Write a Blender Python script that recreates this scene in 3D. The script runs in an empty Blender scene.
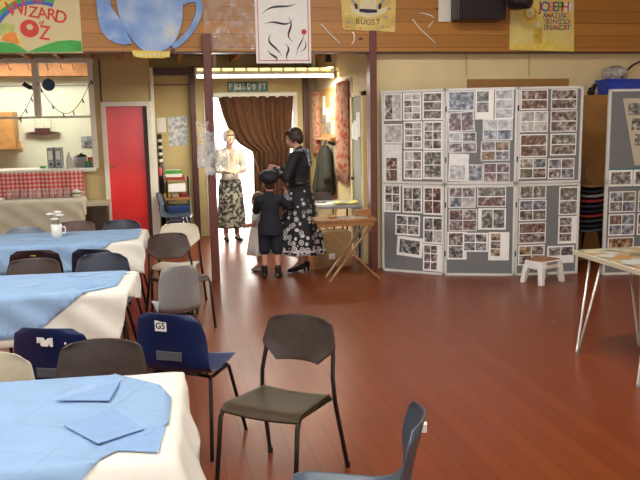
import bpy, bmesh, math, random
from mathutils import Vector, Matrix, Euler
random.seed(7)
SC = bpy.context.scene
COL = SC.collection
PI = math.pi
R = math.radians
V = Vector

# ------------------------------------------------------------------ materials
def nt_mat(name):
    m = bpy.data.materials.new(name); m.use_nodes = True
    nt = m.node_tree; b = nt.nodes['Principled BSDF']
    return m, nt, b
def N(nt, typ, **kw):
    n = nt.nodes.new(typ)
    for k, v in kw.items():
        if hasattr(n, k): setattr(n, k, v)
        else: n.inputs[k].default_value = v
    return n
def rgba(c): return (c[0], c[1], c[2], 1.0)
def s2l(r, g, b):
    f = lambda c: (c/255/12.92) if c/255 <= .04045 else ((c/255+.055)/1.055)**2.4
    return (f(r), f(g), f(b))
def ramp(nt, stops, interp='LINEAR'):
    n = nt.nodes.new('ShaderNodeValToRGB'); n.color_ramp.interpolation = interp
    e = n.color_ramp.elements
    while len(e) < len(stops): e.new(0.5)
    for i, (p, c) in enumerate(stops): e[i].position = p; e[i].color = rgba(c)
    return n
def objco(nt, scale=(1,1,1)):
    t = N(nt, 'ShaderNodeTexCoord'); mp = N(nt, 'ShaderNodeMapping')
    nt.links.new(t.outputs['Object'], mp.inputs['Vector']); mp.inputs['Scale'].default_value = scale
    return mp.outputs['Vector']
def mth(nt, op, a, b=None):
    n = N(nt, 'ShaderNodeMath', operation=op)
    for i, x in enumerate((a, b)):
        if x is None: continue
        if isinstance(x, (int, float)): n.inputs[i].default_value = x
        else: nt.links.new(x, n.inputs[i])
    return n.outputs[0]
def bumpify(nt, b, height, strength=.2, dist=.01):
    bp = N(nt, 'ShaderNodeBump'); bp.inputs['Strength'].default_value = strength; bp.inputs['Distance'].default_value = dist
    nt.links.new(height, bp.inputs['Height']); nt.links.new(bp.outputs[0], b.inputs['Normal'])

def plain(name, c, rough=.6, metal=0., var=.10, scale=14., bump=0., spec=.5, coat=0.):
    m, nt, b = nt_mat(name)
    v = objco(nt)
    n = N(nt, 'ShaderNodeTexNoise'); n.inputs['Scale'].default_value = scale; n.inputs['Detail'].default_value = 4
    nt.links.new(v, n.inputs['Vector'])
    lo = tuple(x*(1-var) for x in c); hi = tuple(min(1, x*(1+var)) for x in c)
    r = ramp(nt, [(.3, lo), (.7, hi)]); nt.links.new(n.outputs['Fac'], r.inputs[0])
    nt.links.new(r.outputs[0], b.inputs['Base Color'])
    b.inputs['Roughness'].default_value = rough; b.inputs['Metallic'].default_value = metal
    b.inputs['Specular IOR Level'].default_value = spec
    b.inputs['Coat Weight'].default_value = coat; b.inputs['Coat Roughness'].default_value = .1
    if bump: bumpify(nt, b, n.outputs['Fac'], bump)
    return m
def emit(name, c, s):
    m, nt, b = nt_mat(name)
    b.inputs['Base Color'].default_value = rgba(c)
    b.inputs['Emission Color'].default_value = rgba(c); b.inputs['Emission Strength'].default_value = s
    return m

def plank_mat(name, axis, width, c1, c2, line, rough, along_scale=.6, knot=False, spec=.5, linew=.03, grain=.6, bump=.25, fleck=False):
    """boards running perpendicular to `axis` spacing (axis = across the boards, object coordinates)"""
    m, nt, b = nt_mat(name)
    t = N(nt, 'ShaderNodeTexCoord'); s = N(nt, 'ShaderNodeSeparateXYZ'); nt.links.new(t.outputs['Object'], s.inputs[0])
    a = s.outputs['XYZ'.index(axis)]
    q = mth(nt, 'DIVIDE', a, width)
    fl = mth(nt, 'FLOOR', q); fr = mth(nt, 'FRACT', q)
    wn = N(nt, 'ShaderNodeTexWhiteNoise', noise_dimensions='1D'); nt.links.new(fl, wn.inputs['W'])
    sc = {'X': (14, along_scale, 14), 'Z': (along_scale, 14, 14), 'Y': (along_scale, 14, 14)}[axis]
    mp = N(nt, 'ShaderNodeMapping'); mp.inputs['Scale'].default_value = sc
    nt.links.new(t.outputs['Object'], mp.inputs['Vector'])
    n = N(nt, 'ShaderNodeTexNoise'); n.inputs['Scale'].default_value = 3; n.inputs['Detail'].default_value = 5
    nt.links.new(mp.outputs[0], n.inputs['Vector'])
    f = mth(nt, 'ADD', mth(nt, 'MULTIPLY', wn.outputs['Value'], .5), mth(nt, 'MULTIPLY', n.outputs['Fac'], grain))
    r = ramp(nt, [(.15, c1), (.85, c2)]); nt.links.new(f, r.inputs[0])
    edge = mth(nt, 'LESS_THAN', mth(nt, 'ABSOLUTE', mth(nt, 'SUBTRACT', fr, .5)), .5-linew)
    mx = N(nt, 'ShaderNodeMix', data_type='RGBA'); mx.inputs[6].default_value = rgba(line)
    nt.links.new(edge, mx.inputs[0]); nt.links.new(r.outputs[0], mx.inputs[7])
    outc = mx.outputs[2]
    if knot:
        vo = N(nt, 'ShaderNodeTexVoronoi'); vo.inputs['Scale'].default_value = 2.6
        mk = N(nt, 'ShaderNodeMapping'); mk.inputs['Scale'].default_value = (1, 1, 1.6)
        nt.links.new(t.outputs['Object'], mk.inputs['Vector']); nt.links.new(mk.outputs[0], vo.inputs['Vector'])
        kn = mth(nt, 'LESS_THAN', vo.outputs['Distance'], .07)
        m2 = N(nt, 'ShaderNodeMix', data_type='RGBA'); nt.links.new(kn, m2.inputs[0]); nt.links.new(outc, m2.inputs[6])
        m2.inputs[7].default_value = rgba((.10, .035, .012)); outc = m2.outputs[2]
    if fleck:
        vf = N(nt, 'ShaderNodeTexVoronoi'); vf.inputs['Scale'].default_value = 3.2
        mf = N(nt, 'ShaderNodeMapping'); mf.inputs['Scale'].default_value = (1.6, 1, 1)
        nt.links.new(t.outputs['Object'], mf.inputs['Vector']); nt.links.new(mf.outputs[0], vf.inputs['Vector'])
        sf = N(nt, 'ShaderNodeSeparateColor'); nt.links.new(vf.outputs['Color'], sf.inputs[0])
        kf = mth(nt, 'LESS_THAN', vf.outputs['Distance'], mth(nt, 'MULTIPLY', mth(nt, 'SUBTRACT', sf.outputs[0], .55), .09))
        m3 = N(nt, 'ShaderNodeMix', data_type='RGBA'); nt.links.new(kf, m3.inputs[0]); nt.links.new(outc, m3.inputs[6])
        m3.inputs[7].default_value = rgba((.36, .16, .07)); outc = m3.outputs[2]
    nt.links.new(outc, b.inputs['Base Color'])
    n2 = N(nt, 'ShaderNodeTexNoise'); n2.inputs['Scale'].default_value = 2.5; n2.inputs['Detail'].default_value = 2
    nt.links.new(t.outputs['Object'], n2.inputs['Vector'])
    rr = mth(nt, 'ADD', mth(nt, 'MULTIPLY', n2.outputs['Fac'], .08), rough-.04)
    nt.links.new(rr, b.inputs['Roughness'])
    b.inputs['Specular IOR Level'].default_value = spec
    bumpify(nt, b, mth(nt, 'ADD', mth(nt, 'MULTIPLY', edge, .8), mth(nt, 'MULTIPLY', n.outputs['Fac'], .25)), bump, .004)
    return m

def blotch(name, stops, scale, rough=.3, rnd=True, kind='noise', spec=.5, coat=0.):
    """printed picture: procedural coloured blotches, different on every object"""
    m, nt, b = nt_mat(name)
    v = objco(nt)
    if rnd:
        oi = N(nt, 'ShaderNodeObjectInfo')
        ad = N(nt, 'ShaderNodeVectorMath', operation='ADD'); mu = mth(nt, 'MULTIPLY', oi.outputs['Random'], 37.)
        cb = N(nt, 'ShaderNodeCombineXYZ')
        for i in range(3): nt.links.new(mu, cb.inputs[i])
        nt.links.new(v, ad.inputs[0]); nt.links.new(cb.outputs[0], ad.inputs[1]); v = ad.outputs[0]
    n = N(nt, 'ShaderNodeTexNoise'); n.inputs['Scale'].default_value = scale; n.inputs['Detail'].default_value = 7; n.inputs['Roughness'].default_value = .62 if rnd else .5
    nt.links.new(v, n.inputs['Vector'])
    fac = n.outputs['Fac']
    if kind == 'voro':
        vo = N(nt, 'ShaderNodeTexVoronoi'); vo.inputs['Scale'].default_value = scale
        nt.links.new(v, vo.inputs['Vector']); sp = N(nt, 'ShaderNodeSeparateColor'); nt.links.new(vo.outputs['Color'], sp.inputs[0])
        fac = mth(nt, 'ADD', mth(nt, 'MULTIPLY', sp.outputs[0], .75), mth(nt, 'MULTIPLY', n.outputs['Fac'], .25))
    r = ramp(nt, stops); nt.links.new(fac, r.inputs[0]); nt.links.new(r.outputs[0], b.inputs['Base Color'])
    b.inputs['Roughness'].default_value = rough; b.inputs['Specular IOR Level'].default_value = spec
    b.inputs['Coat Weight'].default_value = coat; b.inputs['Coat Roughness'].default_value = .05
    return m

M = {}
M['floor'] = plank_mat('painted_boards', 'X', .118, (.155,.032,.008), (.195,.041,.010), (.08,.016,.005), .30, .25, spec=.28, linew=.018, grain=.25, bump=.12, fleck=True)
M['header'] = plank_mat('pine_cladding', 'Z', .142, (.36,.155,.026), (.47,.205,.036), (.17,.062,.012), .45, .5, knot=True, linew=.022)
M['cream'] = plain('cream_paint', (.74,.60,.33), .75, var=.05, scale=3)
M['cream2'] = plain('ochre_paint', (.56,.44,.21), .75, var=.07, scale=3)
M['pinkwall'] = plain('pale_pink_paint', (.55,.44,.30), .75, var=.05, scale=3)
M['kitchen'] = plain('pale_kitchen_paint', (.70,.70,.52), .7, var=.05, scale=3)
M['whitepaint'] = plain('white_gloss_paint', (.80,.77,.66), .4, var=.05)
M['woodplain'] = plain('pale_pine', (.50,.24,.07), .5, var=.2, scale=8)
M['darkpost'] = plain('oxblood_paint', (.075,.022,.015), .4, var=.15)
M['redpost'] = plain('red_brown_paint', (.13,.035,.022), .4, var=.15)
M['joist'] = plain('rafter_pine', (.40,.16,.045), .6, var=.25, scale=6)
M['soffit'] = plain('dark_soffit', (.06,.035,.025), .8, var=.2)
M['hallceiling'] = plain('ceiling_pine', (.40,.27,.15), .7, var=.15)
M['reddoor'] = plain('red_gloss_door', (.80,.035,.03), .22, var=.05, scale=3, spec=.6)
M['brass'] = plain('brass', (.7,.45,.12), .3, 1., var=.05)
M['black'] = plain('black_plastic', (.012,.012,.014), .35, var=.2)
M['blackmetal'] = plain('dark_tube', (.03,.026,.024), .3, .5, var=.2)
M['chrome'] = plain('steel_tube', (.62,.62,.62), .25, 1., var=.05)
M['steelpaint'] = plain('grey_painted_tube', (.55,.53,.48), .3, .5, var=.05)
M['brownpanel'] = plain('brown_moulded_ply', (.052,.038,.031), .45, var=.12, scale=30, spec=.28)
M['brownseat'] = plain('olive_brown_seat', (.042,.026,.010), .48, var=.18, scale=22, spec=.25)
M['darkbrown'] = plain('dark_brown_panel', (.055,.036,.030), .45, var=.15, scale=30)
M['redbrown'] = plain('red_brown_panel', (.12,.07,.06), .45, var=.15, scale=30)
M['creampanel'] = plain('cream_panel', (.60,.54,.42), .5, var=.05)
M['navy'] = plain('navy_plastic', (.007,.018,.080), .35, var=.12, scale=60, bump=.05)
M['navydark'] = plain('dark_navy_plastic', (.012,.014,.035), .4, var=.15, scale=60)
M['slate'] = plain('slate_plastic', (.035,.045,.068), .35, var=.12, scale=60)
M['bluegrey'] = plain('blue_grey_plastic', (.05,.075,.105), .32, var=.1, scale=60)
M['greyplastic'] = plain('grey_plastic', (.28,.30,.30), .33, var=.07, scale=60)
M['palegrey'] = plain('pale_grey_blue_plastic', (.20,.24,.29), .32, var=.07, scale=60)
M['maroon'] = plain('dark_maroon_plastic', (.030,.012,.018), .4, var=.15, scale=60)
M['creamplastic'] = plain('cream_plastic', (.50,.46,.34), .4, var=.06, scale=40)
M['slot'] = plain('grey_slot', (.09,.10,.115), .3, var=.1)
M['tanplastic'] = plain('tan_brown_plastic', (.22,.125,.065), .4, var=.08)
M['redplastic'] = plain('red_plastic', (.30,.03,.025), .4, var=.1)
M['whitecloth'] = plain('white_paper_cloth', (.72,.70,.62), .8, var=.05, scale=9, bump=.15)
M['bluecloth'] = plain('blue_paper_cloth', (.245,.395,.60), .75, var=.06, scale=7, bump=.15)
def creased(m):
    nt = m.node_tree; b = nt.nodes['Principled BSDF']
    t = N(nt, 'ShaderNodeTexCoord'); mp = N(nt, 'ShaderNodeMapping'); mp.inputs['Rotation'].default_value = (0, 0, R(22))
    nt.links.new(t.outputs['Object'], mp.inputs['Vector'])
    sx = N(nt, 'ShaderNodeSeparateXYZ'); nt.links.new(mp.outputs[0], sx.inputs[0])
    h = []
    for i, w in ((0, .26), (1, .20)):
        d = mth(nt, 'ABSOLUTE', mth(nt, 'SUBTRACT', mth(nt, 'FRACT', mth(nt, 'DIVIDE', sx.outputs[i], w)), .5))
        h.append(mth(nt, 'MAXIMUM', mth(nt, 'SUBTRACT', 1., mth(nt, 'MULTIPLY', d, 18.)), 0.))
    bumpify(nt, b, mth(nt, 'MAXIMUM', h[0], h[1]), .5, .006)
creased(M['bluecloth'])
M['bluenapkin'] = plain('blue_napkin', (.225,.365,.59), .8, var=.05, scale=20, bump=.1)
M['palenapkin'] = plain('pale_blue_napkin', (.29,.42,.64), .8, var=.05, scale=20, bump=.1)
M['creamcloth'] = plain('cream_cloth', (.60,.56,.42), .85, var=.07, scale=6, bump=.15)
M['tabletop'] = plain('trestle_top', (.35,.28,.2), .5)
M['white'] = plain('white', (.80,.80,.76), .4, var=.03)
M['paper'] = plain('white_paper', (.86,.86,.82), .6, var=.04)
M['sleeve'] = plain('glossy_sleeve', (.76,.76,.74), .12, var=.12, scale=20, bump=.25, coat=.6)
M['card'] = plain('cream_card', (.52,.46,.34), .7, var=.05)
M['felt'] = plain('grey_felt', (.175,.18,.18), .9, var=.06, scale=90, bump=.1)
M['alu'] = plain('pale_grey_frame', (.66,.66,.62), .4, var=.04)
W1 = (.60,.595,.59)
M['photo_col'] = blotch('colour_print', [(.32,(.03,.03,.035)), (.44,(.11,.08,.075)), (.5,(.22,.165,.145)), (.56,(.33,.31,.30)), (.66,W1)], 21, .2, coat=.5)
M['photo_red'] = blotch('red_print', [(.32,(.03,.03,.03)), (.43,(.10,.065,.06)), (.49,(.21,.08,.07)), (.53,(.16,.14,.125)), (.59,(.36,.33,.30)), (.68,W1)], 21, .2, coat=.5)
M['photo_bw'] = blotch('grey_print', [(.32,(.03,.03,.03)), (.44,(.09,.088,.085)), (.53,(.24,.235,.225)), (.66,W1)], 21, .25, coat=.5)
M['photo_green'] = blotch('green_print', [(.32,(.03,.035,.03)), (.43,(.10,.12,.075)), (.50,(.17,.15,.125)), (.57,(.32,.33,.32)), (.67,(.54,.57,.58))], 20, .2, coat=.5)
M['photo_blue'] = blotch('blue_print', [(.32,(.03,.035,.045)), (.44,(.09,.11,.145)), (.53,(.26,.275,.31)), (.66,W1)], 19, .18, coat=.5)
M['photo_gold'] = blotch('orange_print', [(.32,(.04,.025,.02)), (.45,(.17,.085,.045)), (.54,(.34,.22,.11)), (.66,(.58,.53,.45))], 19, .2, coat=.5)
M['photo_pale'] = blotch('faded_print', [(.32,(.22,.22,.21)), (.47,(.40,.40,.39)), (.64,(.70,.70,.68))], 19, .2, coat=.5)
M['collage'] = blotch('picture_collage', [(.12,(.10,.10,.08)), (.3,(.34,.30,.16)), (.45,(.42,.17,.05)), (.55,(.30,.31,.27)), (.7,(.50,.46,.25)), (.85,(.45,.47,.45))], 9, .35, kind='voro')
M['oakwood'] = plain('oak_wood', (.30,.135,.04), .4, var=.2, scale=10)
M['cupboard'] = plain('brown_cupboard', (.36,.175,.05), .5, var=.12, scale=6)
M['bluebox'] = plain('blue_crate', (.02,.06,.50), .4, var=.06)
M['curtain'] = plain('brown_velvet', (.085,.030,.008), .85, var=.2, scale=12, bump=.1)
M['greygreen'] = plain('grey_green_paint', (.27,.28,.20), .5, var=.06)
M['cardboard'] = plain('cardboard', (.36,.22,.10), .8, var=.08)
M['yellowfolder'] = plain('yellow_card', (.72,.62,.16), .6, var=.05)
M['coat'] = plain('olive_coat', (.020,.020,.010), .85, var=.25, scale=12, bump=.2)
M['skin'] = plain('skin', (.52,.28,.19), .5, var=.06)
M['skinpale'] = plain('pale_skin', (.56,.34,.25), .5, var=.05)
M['lips'] = plain('lip', (.42,.12,.10), .4)
M['eyewhite'] = plain('eye_white', (.42,.38,.34), .3)
M['eye'] = plain('eye', (.03,.02,.02), .2)
M['brownhair'] = plain('dark_brown_hair', (.030,.014,.008), .5, var=.4, scale=60, bump=.4)
M['greyhair'] = plain('greying_fair_hair', (.26,.185,.105), .55, var=.35, scale=60, bump=.4)
M['fairhair'] = plain('light_brown_hair', (.18,.10,.045), .55, var=.35, scale=60, bump=.4)
M['darkjacket'] = plain('black_jacket', (.008,.009,.013), .7, var=.3, scale=30, bump=.2)
M['boyjacket'] = plain('navy_wool', (.010,.012,.020), .85, var=.3, scale=30, bump=.2)
M['greycuff'] = plain('grey_shirt', (.20,.22,.24), .8, var=.1)
M['blackshoe'] = plain('black_leather', (.010,.009,.009), .3, var=.2)
M['whiteknit'] = plain('white_knit', (.56,.52,.43), .85, var=.06, scale=50, bump=.2)
M['whitedress'] = plain('white_cotton', (.82,.80,.74), .85, var=.06, scale=30, bump=.2)
M['scarf'] = blotch('patterned_scarf', [(.4,(.03,.03,.045)), (.55,(.20,.21,.25)), (.7,(.4,.4,.42))], 40, .7, rnd=False)
M['exitgreen'] = plain('sign_green', (.012,.10,.055), .4, var=.05)
M['signwhite'] = plain('sign_white', (.66,.72,.66), .5, var=.05)
M['red'] = plain('sign_red', (.60,.04,.03), .6, var=.15)
M['orange'] = plain('sign_orange', (.78,.25,.03), .6, var=.15)
M['yellow'] = plain('sign_yellow', (.80,.62,.12), .6, var=.12)
M['paleyellow'] = plain('poster_pale_yellow', (.74,.60,.20), .6, var=.10, scale=4)
M['bugsyyellow'] = blotch('bugsy_board', [(.36,(.55,.40,.10)), (.52,(.72,.55,.16)), (.62,(.74,.58,.22)), (.72,(.45,.42,.36))], 5, .6, rnd=False)
M['greenpaint'] = plain('sign_green_paint', (.05,.36,.06), .6, var=.2, scale=8)
M['palegreen'] = plain('sign_pale_green', (.45,.52,.14), .6, var=.15)
M['bluepaint'] = plain('sign_blue_paint', (.04,.14,.50), .6, var=.15)
M['creamboard'] = plain('sign_cream', (.66,.56,.30), .6, var=.06, scale=5)
M['teapot'] = blotch('teapot_paint', [(.34,(.14,.29,.62)), (.5,(.26,.42,.72)), (.64,(.44,.56,.74)), (.76,(.62,.66,.66))], 3.2, .55, rnd=False)
M['teapotblue'] = blotch('teapot_blue', [(.3,(.13,.27,.60)), (.55,(.22,.38,.70)), (.72,(.45,.57,.76))], 5, .55, rnd=False)
M['ink'] = plain('black_ink', (.012,.012,.014), .6)
M['inkgold'] = plain('ochre_ink', (.16,.10,.02), .6)
M['purple'] = plain('purple_ink', (.16,.05,.22), .6)
M['gold'] = plain('gold_paint', (.62,.42,.05), .5, var=.2)
M['hatcream'] = plain('hat_cream', (.74,.68,.42), .6, var=.05)
M['grey'] = plain('mid_grey', (.30,.30,.31), .5, var=.1)
M['bindergrey'] = plain('grey_binder', (.36,.37,.40), .5, var=.05)
M['cork'] = plain('cork', (.52,.30,.10), .9, var=.15, scale=60)
M['boardframe'] = plain('orange_wood_frame', (.50,.22,.05), .5, var=.15)
M['ceramic'] = plain('white_ceramic', (.78,.78,.74), .2, var=.03)
M['leaf'] = plain('leaf', (.16,.22,.05), .6, var=.2)
M['outside_ground'] = plain('pale_paving', (.72,.71,.68), .9, var=.05)
M['outside_wall'] = plain('pale_render', (.80,.80,.78), .9, var=.03)
M['candle'] = plain('candle_wax', (.75,.70,.55), .5)
M['tube_on'] = emit('lit_tube', (1.0,.98,.85), 5.0)
M['louvre_on'] = emit('lit_louvre', (1.0,.86,.30), 1.6)

def glass_mat():
    m, nt, b = nt_mat('clear_glass')
    b.inputs['Base Color'].default_value = (.9,.92,.92,1); b.inputs['Roughness'].default_value = .04
    b.inputs['Specular IOR Level'].default_value = .9
    lw = N(nt, 'ShaderNodeLayerWeight'); lw.inputs[0].default_value = .35
    r = ramp(nt, [(.2, (.10,)*3), (.9, (.75,)*3)]); nt.links.new(lw.outputs['Facing'], r.inputs[0]); nt.links.new(r.outputs[0], b.inputs['Alpha'])
    return m
M['glass'] = glass_mat()
def film_mat(name, alpha, c=(.85,.87,.88)):
    m, nt, b = nt_mat(name)
    v = objco(nt); n = N(nt, 'ShaderNodeTexNoise'); n.inputs['Scale'].default_value = 9; n.inputs['Detail'].default_value = 3
    nt.links.new(v, n.inputs['Vector'])
    b.inputs['Base Color'].default_value = rgba(c); b.inputs['Roughness'].default_value = .12
    b.inputs['Specular IOR Level'].default_value = 1.
    r = ramp(nt, [(.42, (alpha*.4,)*3), (.66, (min(1, alpha*2),)*3)]); nt.links.new(n.outputs['Fac'], r.inputs[0])
    nt.links.new(r.outputs[0], b.inputs['Alpha'])
    bumpify(nt, b, n.outputs['Fac'], .6, .02)
    return m
M['film'] = film_mat('clear_polythene', .16)
M['wallet'] = film_mat('plastic_wallet', .55, (.62,.62,.60))

def gingham_mat():
    m, nt, b = nt_mat('red_gingham')
    t = N(nt, 'ShaderNodeTexCoord'); s = N(nt, 'ShaderNodeSeparateXYZ'); nt.links.new(t.outputs['Object'], s.inputs[0])
    st = [mth(nt, 'LESS_THAN', mth(nt, 'FRACT', mth(nt, 'DIVIDE', s.outputs[i], .056)), .5) for i in (0, 2)]
    f = mth(nt, 'MULTIPLY', mth(nt, 'ADD', st[0], st[1]), .5)
    r = ramp(nt, [(0, (.72,.52,.46)), (.5, (.62,.16,.15)), (1, (.55,.045,.05))]); nt.links.new(f, r.inputs[0])
    nt.links.new(r.outputs[0], b.inputs['Base Color']); b.inputs['Roughness'].default_value = .8
    return m
M['gingham'] = gingham_mat()
def curtain_red():
    m, nt, b = nt_mat('red_leaf_print')
    v = objco(nt, (1,1,1)); vo = N(nt, 'ShaderNodeTexVoronoi'); vo.inputs['Scale'].default_value = 14
    nt.links.new(v, vo.inputs['Vector'])
    r = ramp(nt, [(.25, (.50,.10,.06)), (.4, (.56,.20,.13)), (.6, (.60,.40,.28))]); nt.links.new(vo.outputs['Distance'], r.inputs[0])
    nt.links.new(r.outputs[0], b.inputs['Base Color']); b.inputs['Roughness'].default_value = .85
    return m
M['redcurtain'] = curtain_red()
def skirt_mat(name, base, spots, sc, thr, ring):
    m, nt, b = nt_mat(name)
    t = N(nt, 'ShaderNodeTexCoord'); s = N(nt, 'ShaderNodeSeparateXYZ'); nt.links.new(t.outputs['Object'], s.inputs[0])
    vo = N(nt, 'ShaderNodeTexVoronoi'); vo.inputs['Scale'].default_value = sc
    vo.inputs['Randomness'].default_value = .55
    nt.links.new(t.outputs['Object'], vo.inputs['Vector'])
    d = vo.outputs['Distance']
    a = mth(nt, 'LESS_THAN', d, thr)
    if ring:
        tz = mth(nt, 'SUBTRACT', .59, mth(nt, 'MULTIPLY', s.outputs[2], .29))
        a = mth(nt, 'LESS_THAN', d, tz)
        inner = mth(nt, 'LESS_THAN', d, thr*.42); rim = mth(nt, 'GREATER_THAN', d, thr*.62)
        a = mth(nt, 'MULTIPLY', a, mth(nt, 'MAXIMUM', inner, rim))
        z = s.outputs[2]
        band = mth(nt, 'MULTIPLY', mth(nt, 'GREATER_THAN', z, .275), mth(nt, 'LESS_THAN', z, .292))
        a = mth(nt, 'MAXIMUM', a, band)
    mx = N(nt, 'ShaderNodeMix', data_type='RGBA'); nt.links.new(a, mx.inputs[0])
    mx.inputs[6].default_value = rgba(base); mx.inputs[7].default_value = rgba(spots)
    nt.links.new(mx.outputs[2], b.inputs['Base Color']); b.inputs['Roughness'].default_value = .8
    return m
M['skirt_bw'] = skirt_mat('black_and_white_print', (.012,.012,.016), (.60,.58,.56), 14, .52, True)
M['skirt_leaf'] = blotch('grey_leaf_print', [(.40,(.015,.016,.014)), (.48,(.05,.05,.04)), (.53,(.24,.23,.18)), (.62,(.36,.34,.27))], 20, .8, rnd=False)

# ------------------------------------------------------------------ mesh builder
class MB:
    def __init__(s): s.bm = bmesh.new()
    def _t(s, vs, mat):
        if mat is not None: bmesh.ops.transform(s.bm, matrix=mat, verts=vs)
    def box(s, c, d, mat=None, rz=0):
        r = bmesh.ops.create_cube(s.bm, size=1)['verts']
        mm = Matrix.Translation(c) @ Matrix.Rotation(rz, 4, 'Z') @ Matrix.Diagonal((d[0], d[1], d[2], 1))
        if mat is not None: mm = mat @ mm
        s._t(r, mm); return s
    def b2(s, x0, x1, y0, y1, z0, z1): return s.box(((x0+x1)/2, (y0+y1)/2, (z0+z1)/2), (x1-x0, y1-y0, z1-z0))
    def ell(s, c, r, rot=None, seg=16):
        vs = bmesh.ops.create_uvsphere(s.bm, u_segments=seg, v_segments=max(6, seg*2//3), radius=1)['verts']
        mm = Matrix.Translation(c) @ (rot.to_4x4() if rot else Matrix.Identity(4)) @ Matrix.Diagonal((r[0], r[1], r[2], 1))
        s._t(vs, mm); return s
    def cap(s, p0, r0, p1, r1, seg=12):
        p0, p1 = V(p0), V(p1); d = p1-p0; L = d.length
        q = d.to_track_quat('Z', 'Y') if L > 1e-6 else Euler((0,0,0)).to_quaternion()
        if L > 1e-6:
            vs = bmesh.ops.create_cone(s.bm, cap_ends=True, segments=seg, radius1=r0, radius2=r1, depth=L)['verts']
            s._t(vs, Matrix.Translation((p0+p1)/2) @ q.to_matrix().to_4x4())
        s.ell(p0, (r0,)*3, None, seg); s.ell(p1, (r1,)*3, None, seg); return s
    def cyl(s, p0, p1, r0, r1=None, seg=16):
        r1 = r0 if r1 is None else r1
        p0, p1 = V(p0), V(p1); d = p1-p0
        vs = bmesh.ops.create_cone(s.bm, cap_ends=True, segments=seg, radius1=r0, radius2=r1, depth=d.length)['verts']
        s._t(vs, Matrix.Translation((p0+p1)/2) @ d.to_track_quat('Z', 'Y').to_matrix().to_4x4()); return s
    def tube(s, pts, r, seg=8, closed=False):
        pts = [V(p) for p in pts]; n = len(pts); rings = []
        prev = None
        for i, p in enumerate(pts):
            if closed: t = pts[(i+1) % n]-pts[i-1]
            elif i == 0: t = pts[1]-p
            elif i == n-1: t = p-pts[i-1]
            else: t = (pts[i+1]-p).normalized()+(p-pts[i-1]).normalized()
            t.normalize()
            if prev is None:
                a = V((0,0,1)) if abs(t.z) < .9 else V((1,0,0))
                u = t.cross(a).normalized()
            else:
                u = prev-t*prev.dot(t); u.normalize()
            prev = u; w = t.cross(u)
            rr = r[i] if isinstance(r, (list, tuple)) else r
            rings.append([s.bm.verts.new(p+u*rr*math.cos(2*PI*k/seg)+w*rr*math.sin(2*PI*k/seg)) for k in range(seg)])
        m = n if closed else n-1
        for i in range(m):
            a, b = rings[i], rings[(i+1) % n]
            for k in range(seg): s.bm.faces.new((a[k], a[(k+1) % seg], b[(k+1) % seg], b[k]))
        if not closed:
            s.bm.faces.new(rings[0][::-1]); s.bm.faces.new(rings[-1])
        return s
    def prism(s, poly, y0, y1, mat=None):
        """polygon in the x-z plane, thickness from y0 to y1"""
        if isinstance(poly, Strip):
            n = len(poly)//2
            return s.loft([[(poly[i][0], y0, poly[i][1]), (poly[2*n-1-i][0], y0, poly[2*n-1-i][1]), (poly[2*n-1-i][0], y1, poly[2*n-1-i][1]), (poly[i][0], y1, poly[i][1])] for i in range(n)])
        a = [s.bm.verts.new((p[0], y0, p[1])) for p in poly]; b = [s.bm.verts.new((p[0], y1, p[1])) for p in poly]
        n = len(poly)
        fs = [s.bm.faces.new(a), s.bm.faces.new(b[::-1])]
        for i in range(n): fs.append(s.bm.faces.new((a[i], b[i], b[(i+1) % n], a[(i+1) % n])))
        bmesh.ops.triangulate(s.bm, faces=fs[:2])
        s._t(a+b, mat); return s
    def lathe(s, prof, c=(0,0,0), seg=20):
        rings = []
        for r, z in prof:
            rings.append([s.bm.verts.new((c[0]+r*math.cos(2*PI*k/seg), c[1]+r*math.sin(2*PI*k/seg), c[2]+z)) for k in range(seg)])
        for a, b in zip(rings, rings[1:]):
            for k in range(seg): s.bm.faces.new((a[k], a[(k+1) % seg], b[(k+1) % seg], b[k]))
        s.bm.faces.new(rings[0][::-1]); s.bm.faces.new(rings[-1]); return s
    def loft(s, rings, cap=True):
        rs = [[s.bm.verts.new(p) for p in r] for r in rings]; n = len(rs[0])
        for a, b in zip(rs, rs[1:]):
            for k in range(n): s.bm.faces.new((a[k], a[(k+1) % n], b[(k+1) % n], b[k]))
        if cap: s.bm.faces.new(rs[0][::-1]); s.bm.faces.new(rs[-1])
        return s
    def grid(s, f, nu, nv):
        vs = [[s.bm.verts.new(f(i/nu, j/nv)) for j in range(nv+1)] for i in range(nu+1)]
        for i in range(nu):
            for j in range(nv): s.bm.faces.new((vs[i][j], vs[i+1][j], vs[i+1][j+1], vs[i][j+1]))
        return s
    def build(s, name, mat, parent=None, smooth=False, bevel=0., solid=0., subd=0, loc=None, rz=0., seg=2, off=0.):
        bmesh.ops.recalc_face_normals(s.bm, faces=s.bm.faces)
        me = bpy.data.meshes.new(name); s.bm.to_mesh(me); s.bm.free()
        if isinstance(mat, str): mat = M[mat]
        me.materials.append(mat)
        if smooth:
            for p in me.polygons: p.use_smooth = True
        o = bpy.data.objects.new(name, me); COL.objects.link(o)
        if parent: o.parent = parent
        if loc: o.location = loc
        if rz: o.rotation_euler[2] = rz
        if solid:
            md = o.modifiers.new('s', 'SOLIDIFY'); md.thickness = solid; md.offset = off
        if bevel:
            md = o.modifiers.new('b', 'BEVEL'); md.width = bevel; md.segments = seg; md.limit_method = 'ANGLE'; md.angle_limit = R(40)
        if subd:
            md = o.modifiers.new('d', 'SUBSURF'); md.levels = subd; md.render_levels = subd
        return o

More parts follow.
